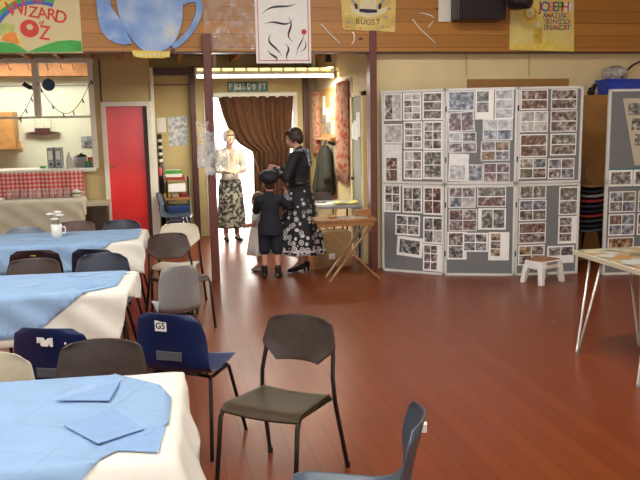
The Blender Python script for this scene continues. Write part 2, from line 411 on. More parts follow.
def remeshed(mb, voxel, smooth_it=4):
    """one continuous skin over overlapping volumes"""
    me = bpy.data.meshes.new('tmp'); mb.bm.to_mesh(me); mb.bm.free()
    o = bpy.data.objects.new('tmp', me); COL.objects.link(o)
    r = o.modifiers.new('r', 'REMESH'); r.mode = 'VOXEL'; r.voxel_size = voxel
    sm = o.modifiers.new('s', 'SMOOTH'); sm.iterations = smooth_it; sm.factor = .5
    dg = bpy.context.evaluated_depsgraph_get(); dg.update()
    out = bpy.data.meshes.new_from_object(o.evaluated_get(dg))
    bpy.data.objects.remove(o); bpy.data.meshes.remove(me)
    for p in out.polygons: p.use_smooth = True
    return out
def link_mesh(name, me, mat, parent):
    me.materials.clear(); me.materials.append(M[mat]); me.name = name
    o = bpy.data.objects.new(name, me); COL.objects.link(o)
    if parent: o.parent = parent
    return o

def tag(o, label=None, cat=None, group=None, kind=None):
    if label: o['label'] = label
    if cat: o['category'] = cat
    if group: o['group'] = group
    if kind: o['kind'] = kind
    return o
def thing(name, label, cat, loc=(0,0,0), rz=0., group=None):
    o = bpy.data.objects.new(name, None); COL.objects.link(o); o.empty_display_size = .1
    o.location = loc; o.rotation_euler = (0, 0, rz)
    return tag(o, label, cat, group)
def struct(name, mb, mat, label=None, **kw):
    o = mb.build(name, mat, **kw); o['kind'] = 'structure'
    return o
def kids(o): return list(o.children)
def dup(root, loc, rz, label=None, mats=None, group=None):
    c = root.copy(); COL.objects.link(c); c.location = loc; c.rotation_euler = (0, 0, rz)
    if label: c['label'] = label
    if group: c['group'] = group
    def rec(a, b):
        for ch in kids(a):
            d = ch.copy(); COL.objects.link(d); d.parent = b
            k = ch.name.split('.')[0]
            if mats and k in mats:
                d.data = ch.data.copy(); d.data.materials.clear(); d.data.materials.append(M[mats[k]])
            rec(ch, d)
    rec(root, c)
    return c

def text_mesh(s, size, depth, mat4, name, mat, parent, sx=1., shear=0.):
    cu = bpy.data.curves.new('t', 'FONT'); cu.body = s; cu.size = size; cu.extrude = depth
    cu.align_x = 'CENTER'; cu.align_y = 'CENTER'; cu.offset = size*.012; cu.shear = shear
    o = bpy.data.objects.new('t', cu); COL.objects.link(o)
    dg = bpy.context.evaluated_depsgraph_get(); dg.update()
    me = bpy.data.meshes.new_from_object(o.evaluated_get(dg))
    bpy.data.objects.remove(o); bpy.data.curves.remove(cu)
    me.transform(mat4 @ Matrix.Rotation(PI/2, 4, 'X') @ Matrix.Diagonal((sx, 1, 1, 1)))
    return link_mesh(name, me, mat, parent)
def T(x, y, z, ry=0.): return Matrix.Translation((x, y, z)) @ Matrix.Rotation(ry, 4, 'Y')
def ellpoly(cx, cz, rx, rz, n=28, a0=0., a1=2*PI, full=True):
    m = n if full else n+1
    return [(cx+rx*math.cos(a0+(a1-a0)*k/n), cz+rz*math.sin(a0+(a1-a0)*k/n)) for k in range(m)]
class Strip(list): pass
def band(pts, w0, w1=None):
    """brush stroke polygon along a 2-d path"""
    n = len(pts); L = []; Rr = []
    for i, p in enumerate(pts):
        a = pts[max(0, i-1)]; b = pts[min(n-1, i+1)]
        dx, dz = b[0]-a[0], b[1]-a[1]; l = math.hypot(dx, dz) or 1
        f = i/(n-1); w = w0+(w1-w0)*f if w1 is not None else w0*max(.18, math.sin(PI*min(.97, max(.03, f))))
        L.append((p[0]-dz/l*w, p[1]+dx/l*w)); Rr.append((p[0]+dz/l*w, p[1]-dx/l*w))
    return Strip(L+Rr[::-1])
def bez(p, n=14):
    out = []
    for k in range(n+1):
        t = k/n; q = [V((a[0], a[1])) for a in p]
        while len(q) > 1: q = [q[i].lerp(q[i+1], t) for i in range(len(q)-1)]
        out.append((q[0].x, q[0].y))
    return out

# ------------------------------------------------------------------ camera
H = 1.74
P_, PS, RO = R(8.88), R(11.6), R(1.06)
fw = V((math.sin(PS)*math.cos(P_), math.cos(PS)*math.cos(P_), -math.sin(P_)))
rt0 = V((math.cos(PS), -math.sin(PS), 0)); up0 = rt0.cross(fw)
rt = rt0*math.cos(RO)-up0*math.sin(RO); up = rt0*math.sin(RO)+up0*math.cos(RO)
cd = bpy.data.cameras.new('camera'); cam = bpy.data.objects.new('camera', cd); COL.objects.link(cam)
mm = Matrix((rt, up, -fw)).transposed().to_4x4(); mm.translation = (0, 0, H)
cam.matrix_world = mm; cd.sensor_width = 36; cd.lens = 36*755/640; cd.clip_start = .05
SC.camera = cam

# ------------------------------------------------------------------ the setting
YB, YW, YK, YE = 8.42, 8.55, 11.2, 11.9       # header face, cream wall, kitchen wall, exit wall
XS = 2.42
struct('floor', MB().b2(-6.4, 6.4, -6.5, 14, -.08, 0), 'floor')
struct('ceiling_hall', MB().b2(-6.5, 6.5, -6.5, 8.6, 4.2, 4.3), 'hallceiling')
struct('wall_left', MB().b2(-6.5, -6.4, -6.5, 14, 0, 4.2), 'cream')
struct('wall_right', MB().b2(6.4, 6.5, -6.5, 14, 0, 4.2), 'cream')
struct('trim_header', MB().b2(-6.4, 6.4, YB, YB+.16, 2.515, 4.2), 'header')
struct('trim_header_edge', MB().b2(-6.4, 6.4, YB-.004, YB+.165, 2.50, 2.515), 'darkpost')
struct('wall_display', MB().b2(2.42, 6.4, YW, YW+.1, 0, 2.5), 'cream')
for i, x in enumerate((3.55, 4.35)):
    struct('trim_%d' % (1+i), MB().b2(x-.012, x+.012, YW-.006, YW, 2.24, 2.5), 'cream2')
struct('trim_3', MB().b2(3.56, 4.86, YW-.03, YW, 1.9, 2.205), 'cupboard')
struct('trim_post_right', MB().b2(2.335, 2.415, 8.40, 8.54, 0, 2.74), 'redpost', bevel=.004)
struct('trim_post_left', MB().b2(.475, .565, 8.33, 8.418, 0, 2.69), 'redpost', bevel=.004)
# side wall of the entrance recess
struct('wall_side', MB().b2(XS, XS+.12, YW+.1, YE+.1, 0, 2.85), 'cream')
struct('wall_side_lining', MB().b2(XS-.012, XS, 9.55, YE, .9, 2.3), 'pinkwall')
struct('trim_4', MB().b2(XS-.03, XS+.0, 8.545, 8.75, 0, 2.50), 'cream', bevel=.004)
# exit wall with opening
struct('wall_exit', MB().b2(-.1, .70, YE, YE+.12, 0, 2.85).b2(2.06, 2.42, YE, YE+.12, 0, 2.85).b2(.70, 2.06, YE, YE+.12, 2.16, 2.85), 'cream2')
struct('trim_exit_frame', MB().b2(.655, .725, YE-.03, YE+.14, 0, 2.14).b2(2.04, 2.115, YE-.03, YE+.14, 0, 2.14).b2(.655, 2.115, YE-.03, YE+.14, 2.14, 2.215), 'whitepaint', bevel=.006)
struct('trim_5', MB().b2(.45, .53, 11.76, YE, 0, 2.6), 'darkpost', bevel=.004)
struct('trim_6', MB().b2(2.20, 2.28, 11.76, YE, 0, 2.6), 'darkpost', bevel=.004)
struct('trim_7', MB().b2(-.1, 2.42, 11.70, 11.80, 2.47, 2.58), 'darkpost')
struct('trim_8', MB().b2(-.08, .5, YE-.02, YE, 2.33, 2.345), 'darkpost')
# kitchen wall: hatch, door
struct('wall_kitchen', MB().b2(-6.4, -2.9, YK, YK+.1, 0, 2.85).b2(-2.9, -.93, YK, YK+.1, 0, 1.10).b2(-.93, -.80, YK, YK+.1, 0, 2.85)
       .b2(-.80, -.10, YK, YK+.1, 2.06, 2.85).b2(-2.9, -.93, YK, YK+.1, 2.66, 2.85), 'cream2')
struct('wall_alcove', MB().b2(-.12, -.08, YK, YE, 0, 2.85), 'cream2')
struct('trim_9', MB().b2(-.125, -.08, YK-.02, YK, 0, 2.55), 'whitepaint', bevel=.004)
struct('trim_10', MB().b2(-.815, -.79, YK-.03, YK, 1.95, 2.66), 'darkpost')
struct('trim_hatch', MB().b2(-2.9, -.885, YK-.05, YK+.06, 2.61, 2.68).b2(-.965, -.895, YK-.05, YK+.06, 1.15, 2.61)
       .b2(-1.70, -1.615, YK-.05, YK+.06, 1.885, 2.61).b2(-2.9, -.96, YK-.04, YK+.05, 1.86, 1.89), 'whitepaint', bevel=.004)
struct('trim_counter', MB().b2(-2.9, -.93, YK-.18, YK+.45, 1.125, 1.16), 'whitepaint', bevel=.006)
d1 = struct('door_1', MB().b2(-.755, -.245, YK+.03, YK+.07, .01, 2.01), 'reddoor', bevel=.004)
h = MB().cyl((-.72, YK-.01, 1.17), (-.72, YK+.04, 1.17), .012).ell((-.72, YK-.02, 1.17), (.026, .02, .026)).build('door_handle', 'brass', d1, smooth=True)
struct('trim_door_strip', MB().b2(-.245, -.19, YK+.02, YK+.09, 0, 2.02), 'darkpost')  # dark strip filling the space between door leaf and right jamb
struct('trim_door_frame', MB().b2(-.82, -.755, YK-.035, YK+.1, 0, 2.02).b2(-.19, -.125, YK-.035, YK+.1, 0, 2.02).b2(-.82, -.125, YK-.035, YK+.1, 2.01, 2.075), 'whitepaint', bevel=.005)
# kitchen room
struct('wall_kitchen_back', MB().b2(-5, -.1, 13.6, 13.7, 0, 3.0), 'kitchen')
struct('wall_kitchen_right', MB().b2(-.16, -.12, YK+.1, 13.6, 0, 3.0), 'kitchen')
struct('wall_kitchen_left', MB().b2(-5.1, -5, YK, 13.7, 0, 3.0), 'kitchen')
struct('ceiling_kitchen', MB().b2(-5, -.1, YK, 13.6, 2.95, 3.0), 'kitchen')
struct('trim_kitchen_beam', MB().b2(-5, -.16, 13.3, 13.6, 2.57, 2.78), 'joist')
struct('trim_kitchen_rail', MB().b2(-5, -.16, 13.585, 13.6, 2.42, 2.435), 'grey')
# soffit of the recess with rafters
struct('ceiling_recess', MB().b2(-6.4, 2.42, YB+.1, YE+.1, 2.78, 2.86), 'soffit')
for i in range(14):
    x = -2.9+i*.40
    struct('trim_rafter_%d' % (i+1), MB().b2(x-.03, x+.03, YB+.165, YE-.02 if x > -.1 else YK-.05, 2.66, 2.78), 'joist')
# door in the side wall
sd = struct('door_2', MB().b2(XS-.03, XS-.005, 8.95, 9.42, 0, 2.04), 'greygreen', bevel=.003)
MB().ell((XS-.06, 9.38, 1.02), (.02, .02, .02)).cyl((XS-.06, 9.38, 1.02), (XS-.03, 9.38, 1.02), .009).build('door_knob', 'blackmetal', sd, smooth=True)
struct('trim_side_door', MB().b2(XS-.05, XS, 8.87, 8.95, 0, 2.1).b2(XS-.05, XS, 9.42, 9.49, 0, 2.1).b2(XS-.05, XS, 8.87, 9.49, 2.04, 2.1), 'cream', bevel=.004)
# outside, seen through the open exit
struct('ground_outside', MB().b2(-5, 9, YE+.12, 24, -.10, -.02), 'outside_ground')
struct('wall_outside', MB().b2(-6, 9, 19, 19.2, -.1, 4.0), 'outside_wall')

# ------------------------------------------------------------------ fluorescent fitting
t = thing('fluorescent_light', 'long white fluorescent strip light with two lit tubes, hung in front of the exit', 'ceiling light', (1.43, 10.5, 2.36))
MB().b2(-.94, .94, -.10, .10, .03, .125).build('housing', 'whitepaint', t, bevel=.01)
for y in (-.05,):
    MB().cyl((-.93, y-.03, .012), (.93, y-.03, .012), .022).build('tube', 'tube_on', t, smooth=True)
lv = MB()
for k in range(11): lv.b2(-.92+k*.168, -.92+k*.168+.13, -.112, -.099, .085, .115)
lv.build('louvre', 'louvre_on', t)
for x in (-.94, .94): MB().b2(x-.01, x+.01, -.11, .11, -.02, .13).build('end_cap', 'whitepaint', t)
for x in (-.68, .68): MB().b2(x-.02, x+.02, -.02, .02, .125, .42).build('bracket', 'whitepaint', t)
t = thing('spot_lamp', 'small dark spot lamp under the rafters lighting the side wall', 'lamp', (2.30, 10.42, 2.56))
MB().lathe([(.02, .10), (.035, .09), (.05, .0), (.046, .0), (.03, .08)]).build('shade', 'black', t, smooth=True)
MB().cyl((0, 0, .09), (0, 0, .22), .01).build('stem', 'black', t)

# ------------------------------------------------------------------ exit sign
t = thing('exit_sign', 'green exit sign with white letters and symbols above the curtained doorway', 'sign', (1.345, YE-.035, 2.30), 0)
MB().b2(-.315, .315, 0, .02, -.075, .075).build('sign_plate', 'exitgreen', t)
text_mesh('F', .13, .001, T(-.27, -.003, 0), 'lettering', 'signwhite', t)
text_mesh('IT', .13, .001, T(.235, -.003, 0), 'lettering', 'signwhite', t)
MB().b2(-.205, .165, -.006, -.001, -.06, .06).build('symbol_panel', 'exitgreen', t)
MB().b2(-.215, -.205, -.006, 0, -.066, .066).b2(.165, .175, -.006, 0, -.066, .066).build('panel_border', 'signwhite', t)
g = MB()
g.b2(-.195, -.105, -.010, -.006, -.045, .045).build('symbol', 'signwhite', t)
g = MB(); g.prism(band([(-.165, .03), (-.15, .005), (-.165, -.03)], .007, .007), -.013, -.010); g.prism(band([(-.18, .01), (-.15, .015), (-.13, -.005)], .006, .006), -.013, -.010)
g.prism(ellpoly(-.145, .032, .009, .009, 12), -.013, -.010); g.build('symbol', 'exitgreen', t)
g = MB(); g.prism(band(ellpoly(-.065, -.018, .022, .022, 20, R(130), R(420), False), .006, .006), -.010, -.006)
g.prism(band([(-.075, .035), (-.07, 0), (-.048, 0), (-.04, -.03)], .006, .006), -.010, -.006); g.prism(ellpoly(-.075, .045, .008, .008, 12), -.010, -.006); g.build('symbol', 'signwhite', t)
MB().b2(-.015, .035, -.010, -.006, -.048, .048).build('symbol', 'signwhite', t)
MB().b2(.0, .022, -.013, -.010, -.01, .03).build('symbol', 'exitgreen', t)
g = MB(); g.prism([(.077, -.05), (.103, -.05), (.103, .012), (.132, .012), (.09, .055), (.048, .012), (.077, .012)], -.010, -.006); g.build('symbol', 'signwhite', t)

# ------------------------------------------------------------------ exit curtain
def lerp_tab(tab, z):
    for (z0, a), (z1, b) in zip(tab, tab[1:]):
        if z0 >= z >= z1: return a+(b-a)*(z0-z)/(z0-z1)
    return tab[-1][1] if z < tab[-1][0] else tab[0][1]
LT = [(2.15, .87), (1.88, .935), (1.64, 1.02), (1.44, 1.16), (1.30, 1.375), (1.15, 1.39), (0, 1.37)]
RT = [(2.15, 2.035), (1.5, 1.99), (1.2, 1.96), (0, 1.93)]
t = thing('door_curtain', 'brown velvet curtain drawn aside across the bright exit doorway', 'curtain', (1.5, YE-.10, 0))
def fcur(u, v):
    z = 2.15-2.13*v
    a, b = lerp_tab(LT, z), lerp_tab(RT, z)
    x = a+(b-a)*u
    amp = .022+.02*v
    return (x-1.5, amp*math.sin(u*2*PI*8+math.sin(v*5)*.5)+.012*math.sin(u*41+3*v)-.035*math.exp(-((z-1.3)/.25)**2)*(1-u), z)
MB().grid(fcur, 90, 50).build('curtain_cloth', 'curtain', t, smooth=True, solid=.006)
MB().cyl((-.68, .02, 2.145), (.57, .02, 2.145), .012).build('curtain_rail', 'whitepaint', t)

# ------------------------------------------------------------------ tables
def drape(tw, td, h, x, y, flare=.10, wav=.0, lift=.004, wx=0.):
    hx, hy = tw/2, td/2
    cx = max(-hx, min(hx, x)); cy = max(-hy, min(hy, y))
    ex, ey = x-cx, y-cy; e = math.hypot(ex, ey)
    if e < 1e-6: return V((x, y, h+lift+.0015*math.sin(x*23)*math.sin(y*19)))
    r = .018
    dx, dy = ex/e, ey/e
    w = wav*math.sin((x+y*1.3)*19+wx)*min(1, e/.12)
    if e < r*1.57:
        a = e/r; out = r*math.sin(a); dn = r*(1-math.cos(a))
    else:
        out = r+(e-r*1.57)*flare+w; dn = r+(e-r*1.57)
    return V((cx+dx*(out+lift), cy+dy*(out+lift), h+lift-dn))
def cloth(name, mat, tw, td, h, poly_box, cuts, loc, rz, label, cat, group, lift=.004, wav=.012, flare=.1, res=.03, rot=0.):
    """sheet of cloth laid over a table; poly_box in unfolded table coordinates, `cuts` keep the side n.(p-c)<0"""
    x0, x1, y0, y1 = poly_box
    mb = MB(); nx = int((x1-x0)/res); ny = int((y1-y0)/res)
    mb.grid(lambda u, v: (x0+(x1-x0)*u, y0+(y1-y0)*v, 0), nx, ny)
    for (c, n) in cuts:
        bmesh.ops.bisect_plane(mb.bm, geom=mb.bm.verts[:]+mb.bm.edges[:]+mb.bm.faces[:], plane_co=(c[0], c[1], 0), plane_no=(n[0], n[1], 0), clear_outer=True)
    for v in mb.bm.verts: v.co = drape(tw, td, h, v.co.x, v.co.y, flare, wav, lift)
    o = mb.build(name, mat, smooth=True, solid=.0015, loc=loc, rz=rz, off=1)
    return tag(o, label, cat, group)
def table(tw, td, h, loc, rz, label, legx):
    t = thing('trestle_table', label, 'table', loc, rz, 'covered tea tables')
    MB().box((0, 0, h-.014), (tw, td, .028)).build('table_top', 'tabletop', t, bevel=.004)
    MB().b2(-tw/2+.05, tw/2-.05, -td/2+.06, -td/2+.08, h-.07, h-.028).b2(-tw/2+.05, tw/2-.05, td/2-.08, td/2-.06, h-.07, h-.028).build('apron', 'blackmetal', t)
    for sx in legx:
        for sy in (-td/2+.09, td/2-.09):
            MB().tube([(sx, sy, h-.028), (sx, sy*1.02, .0)], .0135).build('leg', 'blackmetal', t, smooth=True)
    return t
TZ = .725
TW = 1.9
# near, middle, far table: centre chosen from the right-hand end
def tcentre(xr, yback, rz, td, yfrac=.5):
    c, s = math.cos(rz), math.sin(rz)
    ex, ey = xr, yback                 # rear right corner
    return (ex-TW/2*c+(td/2)*s, ey-TW/2*s-(td/2)*c, 0)
r1 = R(-3); td1 = .82; c1 = tcentre(.025, 3.06, r1, td1)
r2 = R(-4); td2 = .66; c2 = tcentre(-.225, 5.38, r2, td2)
r3 = R(-2); td3 = .80; c3 = tcentre(-.195, 7.56, r3, td3)
table(TW, td1, TZ, c1, r1, 'nearest tea table, under white and blue paper, front left corner', (-.7, .66))
table(TW, td2, TZ, c2, r2, 'middle tea table of the row of three along the left side', (-.7, .70))
table(TW, td3, TZ, c3, r3, 'farthest tea table of the row, carrying the white mug of flowers', (-.7, .76))
ov = .27
cg = 'white paper tablecloths'; bg = 'blue paper covers on the tea tables'
cloth('tablecloth', 'whitecloth', TW, td1, TZ, (-TW/2-.1, TW/2+.28, -td1/2-.24, td1/2+.03), [((TW/2+.02, td1/2), (.97, .24))], c1, r1, 'white paper tablecloth on the nearest table, hanging over its right end', 'tablecloth', cg, flare=.5, wav=.010)
cloth('tablecloth', 'whitecloth', TW, td2, TZ, (-TW/2-.1, TW/2+.17, -td2/2-.30, td2/2+.02), [((TW/2+.02, td2/2), (.8, .55)), ((TW/2+.045, -td2/2), (.97, -.26))], c2, r2, 'white paper tablecloth on the middle table, corner pointing out at the right', 'tablecloth', cg, flare=.28)
cloth('tablecloth', 'whitecloth', TW, td3, TZ, (-TW/2-.1, TW/2+.10, -td3/2-.28, td3/2+.04), [], c3, r3, 'white paper tablecloth on the farthest table, beside the dark brown chair', 'tablecloth', cg, flare=.16)
# blue covers
def loc2(c, rz, p):
    dx, dy = p[0]-c[0], p[1]-c[1]; cc, ss = math.cos(rz), math.sin(rz)
    return (dx*cc+dy*ss, -dx*ss+dy*cc)
def cut(p, q):   # keep the left side of p->q
    d = (q[0]-p[0], q[1]-p[1]); return (p, (d[1], -d[0]))
A = [loc2(c1, r1, p) for p in ((-.329, 2.154), (-.104, 2.554), (.036, 2.564), (-.054, 2.903), (-.277, 3.125))]
cloth('table_cover', 'bluecloth', TW, td1, TZ, (-TW/2, TW/2-.02, -td1/2-.2, td1/2+.02), [cut(A[0], A[2]), cut(A[2], A[3]), cut(A[3], A[4])], c1, r1,
      'blue paper cover on the nearest table, its corner at the right', 'table cover', bg, lift=.011, flare=.16, wav=.010)
cloth('table_cover', 'bluecloth', TW, td2, TZ, (-TW/2, TW/2-.06, -td2/2-.26, td2/2+.02), [cut((TW/2-.56, -td2/2-.26), (TW/2-.15, -td2/2+.06))], c2, r2,
      'blue paper cover on the middle table, between the two rows of dark chairs', 'table cover', bg, lift=.011, flare=.28)
cloth('table_cover', 'bluecloth', TW, td3, TZ, (-TW/2, TW/2-.035, -td3/2-.25, td3/2+.02), [cut((TW/2-.58, -td3/2-.25), (TW/2-.10, -td3/2+.10))], c3, r3,
      'blue paper cover on the farthest table, under the mug of flowers', 'table cover', bg, lift=.011, flare=.16)
def napkin(poly, z, mat, label, grp=None, fold=0.):
    mb = MB(); vs = [mb.bm.verts.new((p[0], p[1], z+fold*(i % 2))) for i, p in enumerate(poly)]
    mb.bm.faces.new(vs)
    return tag(mb.build('paper_napkin', mat, solid=.0035, off=1), label, 'napkin', grp or 'folded blue napkins')
zt = TZ+.0135
napkin([(-.47, 2.83), (-.315, 2.985), (-.285, 2.875), (-.31, 2.835)], zt, 'palenapkin', 'pale blue napkin on the nearest table, the one nearer the back left')
napkin([(-.43, 2.80), (-.205, 2.955), (-.235, 2.745)], zt+.007, 'bluenapkin', 'pointed blue napkin on the nearest table, beside the back edge')
napkin([(-.37, 2.55), (-.215, 2.66), (-.105, 2.455), (-.245, 2.36)], zt+.007, 'bluenapkin', 'upper blue napkin of the crossed pair on the nearest table', fold=.004)
napkin([(-.26, 2.345), (-.085, 2.50), (-.035, 2.47), (-.06, 2.275)], zt, 'bluenapkin', 'lower blue napkin of the crossed pair, half on the white paper')
napkin([(-1.04, 5.0), (-.84, 5.10), (-.80, 5.03), (-.90, 4.97)], zt, 'palenapkin', 'pale napkin on the middle table in front of the brown chair')
napkin([(-.72, 4.84), (-.50, 4.98), (-.36, 4.92), (-.55, 4.80)], zt, 'bluenapkin', 'blue napkin near the front edge of the middle table')
napkin([(-.52, 5.22), (-.34, 5.33), (-.26, 5.25), (-.40, 5.17)], zt, 'palenapkin', 'pale napkin at the right back corner of the middle table')
napkin([(-.66, 5.24), (-.54, 5.34), (-.46, 5.31), (-.56, 5.21)], zt, 'palenapkin', 'small pale napkin in front of the dark slate chair')
napkin([(-.66, 7.02), (-.44, 7.10), (-.30, 7.06), (-.52, 6.96)], zt, 'palenapkin', 'pale napkin toward the right end of the farthest table')
napkin([(-1.30, 7.1), (-1.08, 7.2), (-.98, 7.1), (-1.2, 7.02)], zt, 'palenapkin', 'pale napkin left of the mug of flowers')
# mug of flowers
t = thing('flower_mug', 'white mug of white flowers standing on the farthest table', 'vase', (-.99, 7.24, zt-.002))
MB().lathe([(.04, 0), (.048, .01), (.05, .12), (.046, .12), (.043, .015)]).build('mug', 'ceramic', t, smooth=True)
MB().tube([(.048, 0, .095), (.075, 0, .09), (.08, 0, .06), (.07, 0, .035), (.048, 0, .03)], .006).build('handle', 'ceramic', t, smooth=True)
for k, (x, y, z) in enumerate(((-.045, 0, .21), (.02, .01, .225), (.035, -.02, .20), (-.01, -.02, .165))):
    st = MB().tube([(0, 0, .03), (x*.5, y*.5, z*.6), (x, y, z)], .003, 6).build('flower_stem', 'leaf', t)
    g = MB()
    for a in range(6):
        g.ell((x+.022*math.cos(a*PI/3), y+.022*math.sin(a*PI/3), z+.004), (.017, .017, .008), None, 8)
    g.ell((x, y, z+.006), (.012, .012, .012), None, 8)
    g.build('flower', 'white', st, smooth=True)

# ------------------------------------------------------------------ chairs
def make_frame_chair(label, loc, rz, pm, sm):
    t = thing('steel_frame_chair', label, 'chair', loc, rz)
    # seat: moulded panel with rolled front edge
    def fs(u, v):
        x = (u-.5)*.41*(1-.10*v)
        y = -.205+.385*v
        z = .438-.028*v+.012*(2*u-1)**2-.03*max(0, (.13-v)/.13)**2
        return (x, y, z)
    MB().grid(fs, 12, 12).build('seat', sm, t, smooth=True, solid=.014, off=-1, bevel=.004)
    # back: six sided curved panel
    def fb(u, v):
        z = .56+.225*v
        w = .115+.09*min(1, v/.36) if v < .36 else .205-.030*((v-.36)/.64)
        if v > .86: w -= .035*((v-.86)/.14)**2
        a = (u-.5)*2
        zz = z-.012*a*a*(v)+.0
        return (a*w, .205+.055*v-.035*a*a+.018, zz)
    MB().grid(fb, 16, 12).build('backrest', pm, t, smooth=True, solid=.012, off=0, bevel=.003)
    for s in (-1, 1):
        MB().tube([(s*.208, -.262, 0), (s*.201, -.205, .39), (s*.198, -.185, .418), (s*.19, -.15, .424), (s*.19, .17, .400)], .0115).build('front_leg', 'blackmetal', t, smooth=True)
        MB().tube([(s*.225, .295, 0), (s*.205, .195, .38), (s*.197, .19, .50), (s*.188, .218, .60), (s*.18, .235, .70)], .0115).build('rear_leg', 'blackmetal', t, smooth=True)
        MB().lathe([(.014, 0), (.014, .025), (.012, .028)], (s*.208, -.262, 0), 10).build('foot_cap', 'black', t)
        MB().lathe([(.014, 0), (.014, .025), (.012, .028)], (s*.225, .295, 0), 10).build('foot_cap', 'black', t)
    MB().tube([(-.19, -.14, .421), (.19, -.14, .421)], .009).build('cross_rail', 'blackmetal', t, smooth=True)
    MB().tube([(-.19, .15, .405), (.19, .15, .405)], .009).build('cross_rail', 'blackmetal', t, smooth=True)
    return t
PROF = [(-.225, .418), (-.215, .438), (-.17, .446), (-.05, .436), (.08, .428), (.15, .438), (.19, .475), (.21, .55), (.232, .66), (.252, .745), (.262, .785)]
def shell_fn(narrow=1.):
    def f(u, v):
        k = v*(len(PROF)-1); i = min(int(k), len(PROF)-2); q = k-i
        y = PROF[i][0]*(1-q)+PROF[i+1][0]*q; z = PROF[i][1]*(1-q)+PROF[i+1][1]*q
        a = 2*u-1
        W = [.16, .19, .205, .212, .215, .218, .218, .214, .205, .185, .13]
        w = (W[i]*(1-q)+W[i+1]*q)*narrow
        back = max(0., min(1., (z-.46)/.16)) if y > .12 else 0.
        z2 = z+.018*a*a*(1-back)-(.010*a*a if v > .9 else 0); y2 = y-.045*a*a*back
        return (a*w, y2, z2)
    return f
def make_shell_chair(label, loc, rz, sm, legm='blackmetal', narrow=1., slot=True):
    t = thing('shell_chair', label, 'chair', loc, rz)
    sh = MB().grid(shell_fn(narrow), 16, 30).build('seat_shell', sm, t, smooth=True, solid=.007, off=0, subd=1)
    if slot:
        MB().box((0, .2165, .545), (.15*narrow, .008, .05), None).build('handle_slot', 'slot', t, bevel=.003)
    k = narrow
    for s in (-1, 1):
        MB().tube([(s*.235*k, -.20, 0), (s*.175*k, -.13, .395), (s*.165*k, -.11, .412), (s*.10*k, -.105, .415)], .011).build('leg', legm, t, smooth=True)
        MB().tube([(s*.235*k, .235, 0), (s*.175*k, .10, .385), (s*.165*k, .085, .404), (s*.10*k, .08, .408)], .011).build('leg', legm, t, smooth=True)
        MB().tube([(s*.17*k, -.12, .405), (s*.17*k, .09, .398)], .009).build('side_rail', legm, t, smooth=True)
    MB().tube([(-.11*k, -.105, .415), (.11*k, -.105, .415)], .010).tube([(-.11*k, .08, .408), (.11*k, .08, .408)], .010).build('under_frame', legm, t, smooth=True)
    return t
FC = make_frame_chair('brown steel framed chair standing alone on the open floor in front', (.490, 3.43, 0), R(-37), 'brownpanel', 'brownseat')
FC['group'] = 'steel framed panel chairs'
def fchair(loc, deg, label, pm, sm): return dup(FC, loc, R(deg), label, {'backrest': pm, 'seat': sm})
fchair((-.338, 3.19, 0), -6, 'brown chair behind the nearest table, its back in front of the blue numbered chairs', 'brownpanel', 'brownseat')
fchair((-.985, 5.55, 0), -4, 'brown chair pushed in behind the middle table at its left part', 'darkbrown', 'brownseat')
fchair((-.91, 7.78, 0), -2, 'reddish brown chair pushed in behind the farthest table, behind the flower mug', 'redbrown', 'brownseat')
fchair((.09, 6.58, 0), 20, 'dark brown chair at the right end of the farthest table', 'darkbrown', 'darkbrown')
fchair((.085, 7.22, 0), -10, 'cream chair with black legs behind the dark brown chair', 'creampanel', 'creampanel')
fchair((2.10, 9.95, 0), 4, 'dark chair behind the paper covered side table, only its top showing', 'darkbrown', 'brownseat')
GC = make_shell_chair('navy blue moulded chair with white number label, back to the camera', (.09, 4.08, 0), R(150), 'navy')
GC['group'] = 'moulded plastic chairs'
def mid_label(t, s, x=0., z=.70, w=.075, h=.075, wm='white'):
    lb = MB().box((x, .2515+(z-.70)*.22, z), (w, .003, h)).build('number_label', wm, t)
    lb['label'] = 'white paper label stuck on the back'
    return lb
def schair(loc, deg, label, m, leg='blackmetal'):
    c = dup(GC, loc, R(deg), label, {'seat_shell': m, 'leg': leg, 'side_rail': leg, 'under_frame': leg} if leg != 'blackmetal' else {'seat_shell': m})
    return c
CC = schair((-.515, 3.97, 0), 160, 'navy blue moulded chair with torn white label, behind the brown chair at the nearest table', 'navy')
schair((-.80, 3.13, 0), -5, 'cream moulded chair behind the nearest table at the left edge of the photo', 'creamplastic')
F0 = schair((-1.03, 6.47, 0), 178, 'dark maroon moulded chair with a small gold mark, back to the camera', 'maroon')
F2 = schair((-.50, 6.36, 0), 158, 'black moulded chair with a round white emblem, turned at the farthest table', 'navydark')
schair((-.50, 5.67, 0), -4, 'dark slate moulded chair pushed in behind the middle table', 'slate')
schair((-1.34, 7.46, 0), -2, 'pale grey blue moulded chair behind the farthest table, left of the flower mug', 'palegrey')
schair((-.46, 7.74, 0), -4, 'slate grey moulded chair behind the farthest table, in front of the red door', 'slate')
KC = schair((.14, 10.99, 0), 82, 'blue grey moulded chair with steel legs in the alcove beside the red door', 'bluegrey', 'chrome')
L_ = schair((.562, 2.35, 0), -109, 'slate blue moulded chair cut off by the bottom edge of the photo', 'bluegrey')
JC = dup(GC, (.035, 5.36, 0), R(190), 'narrow grey moulded chair with its back to the camera, beside the middle table', {'seat_shell': 'greyplastic'})
JC.scale = (.68, 1, 1.02)
for c_ in kids(JC):
    if c_.name.startswith('handle_slot'): bpy.data.objects.remove(c_)
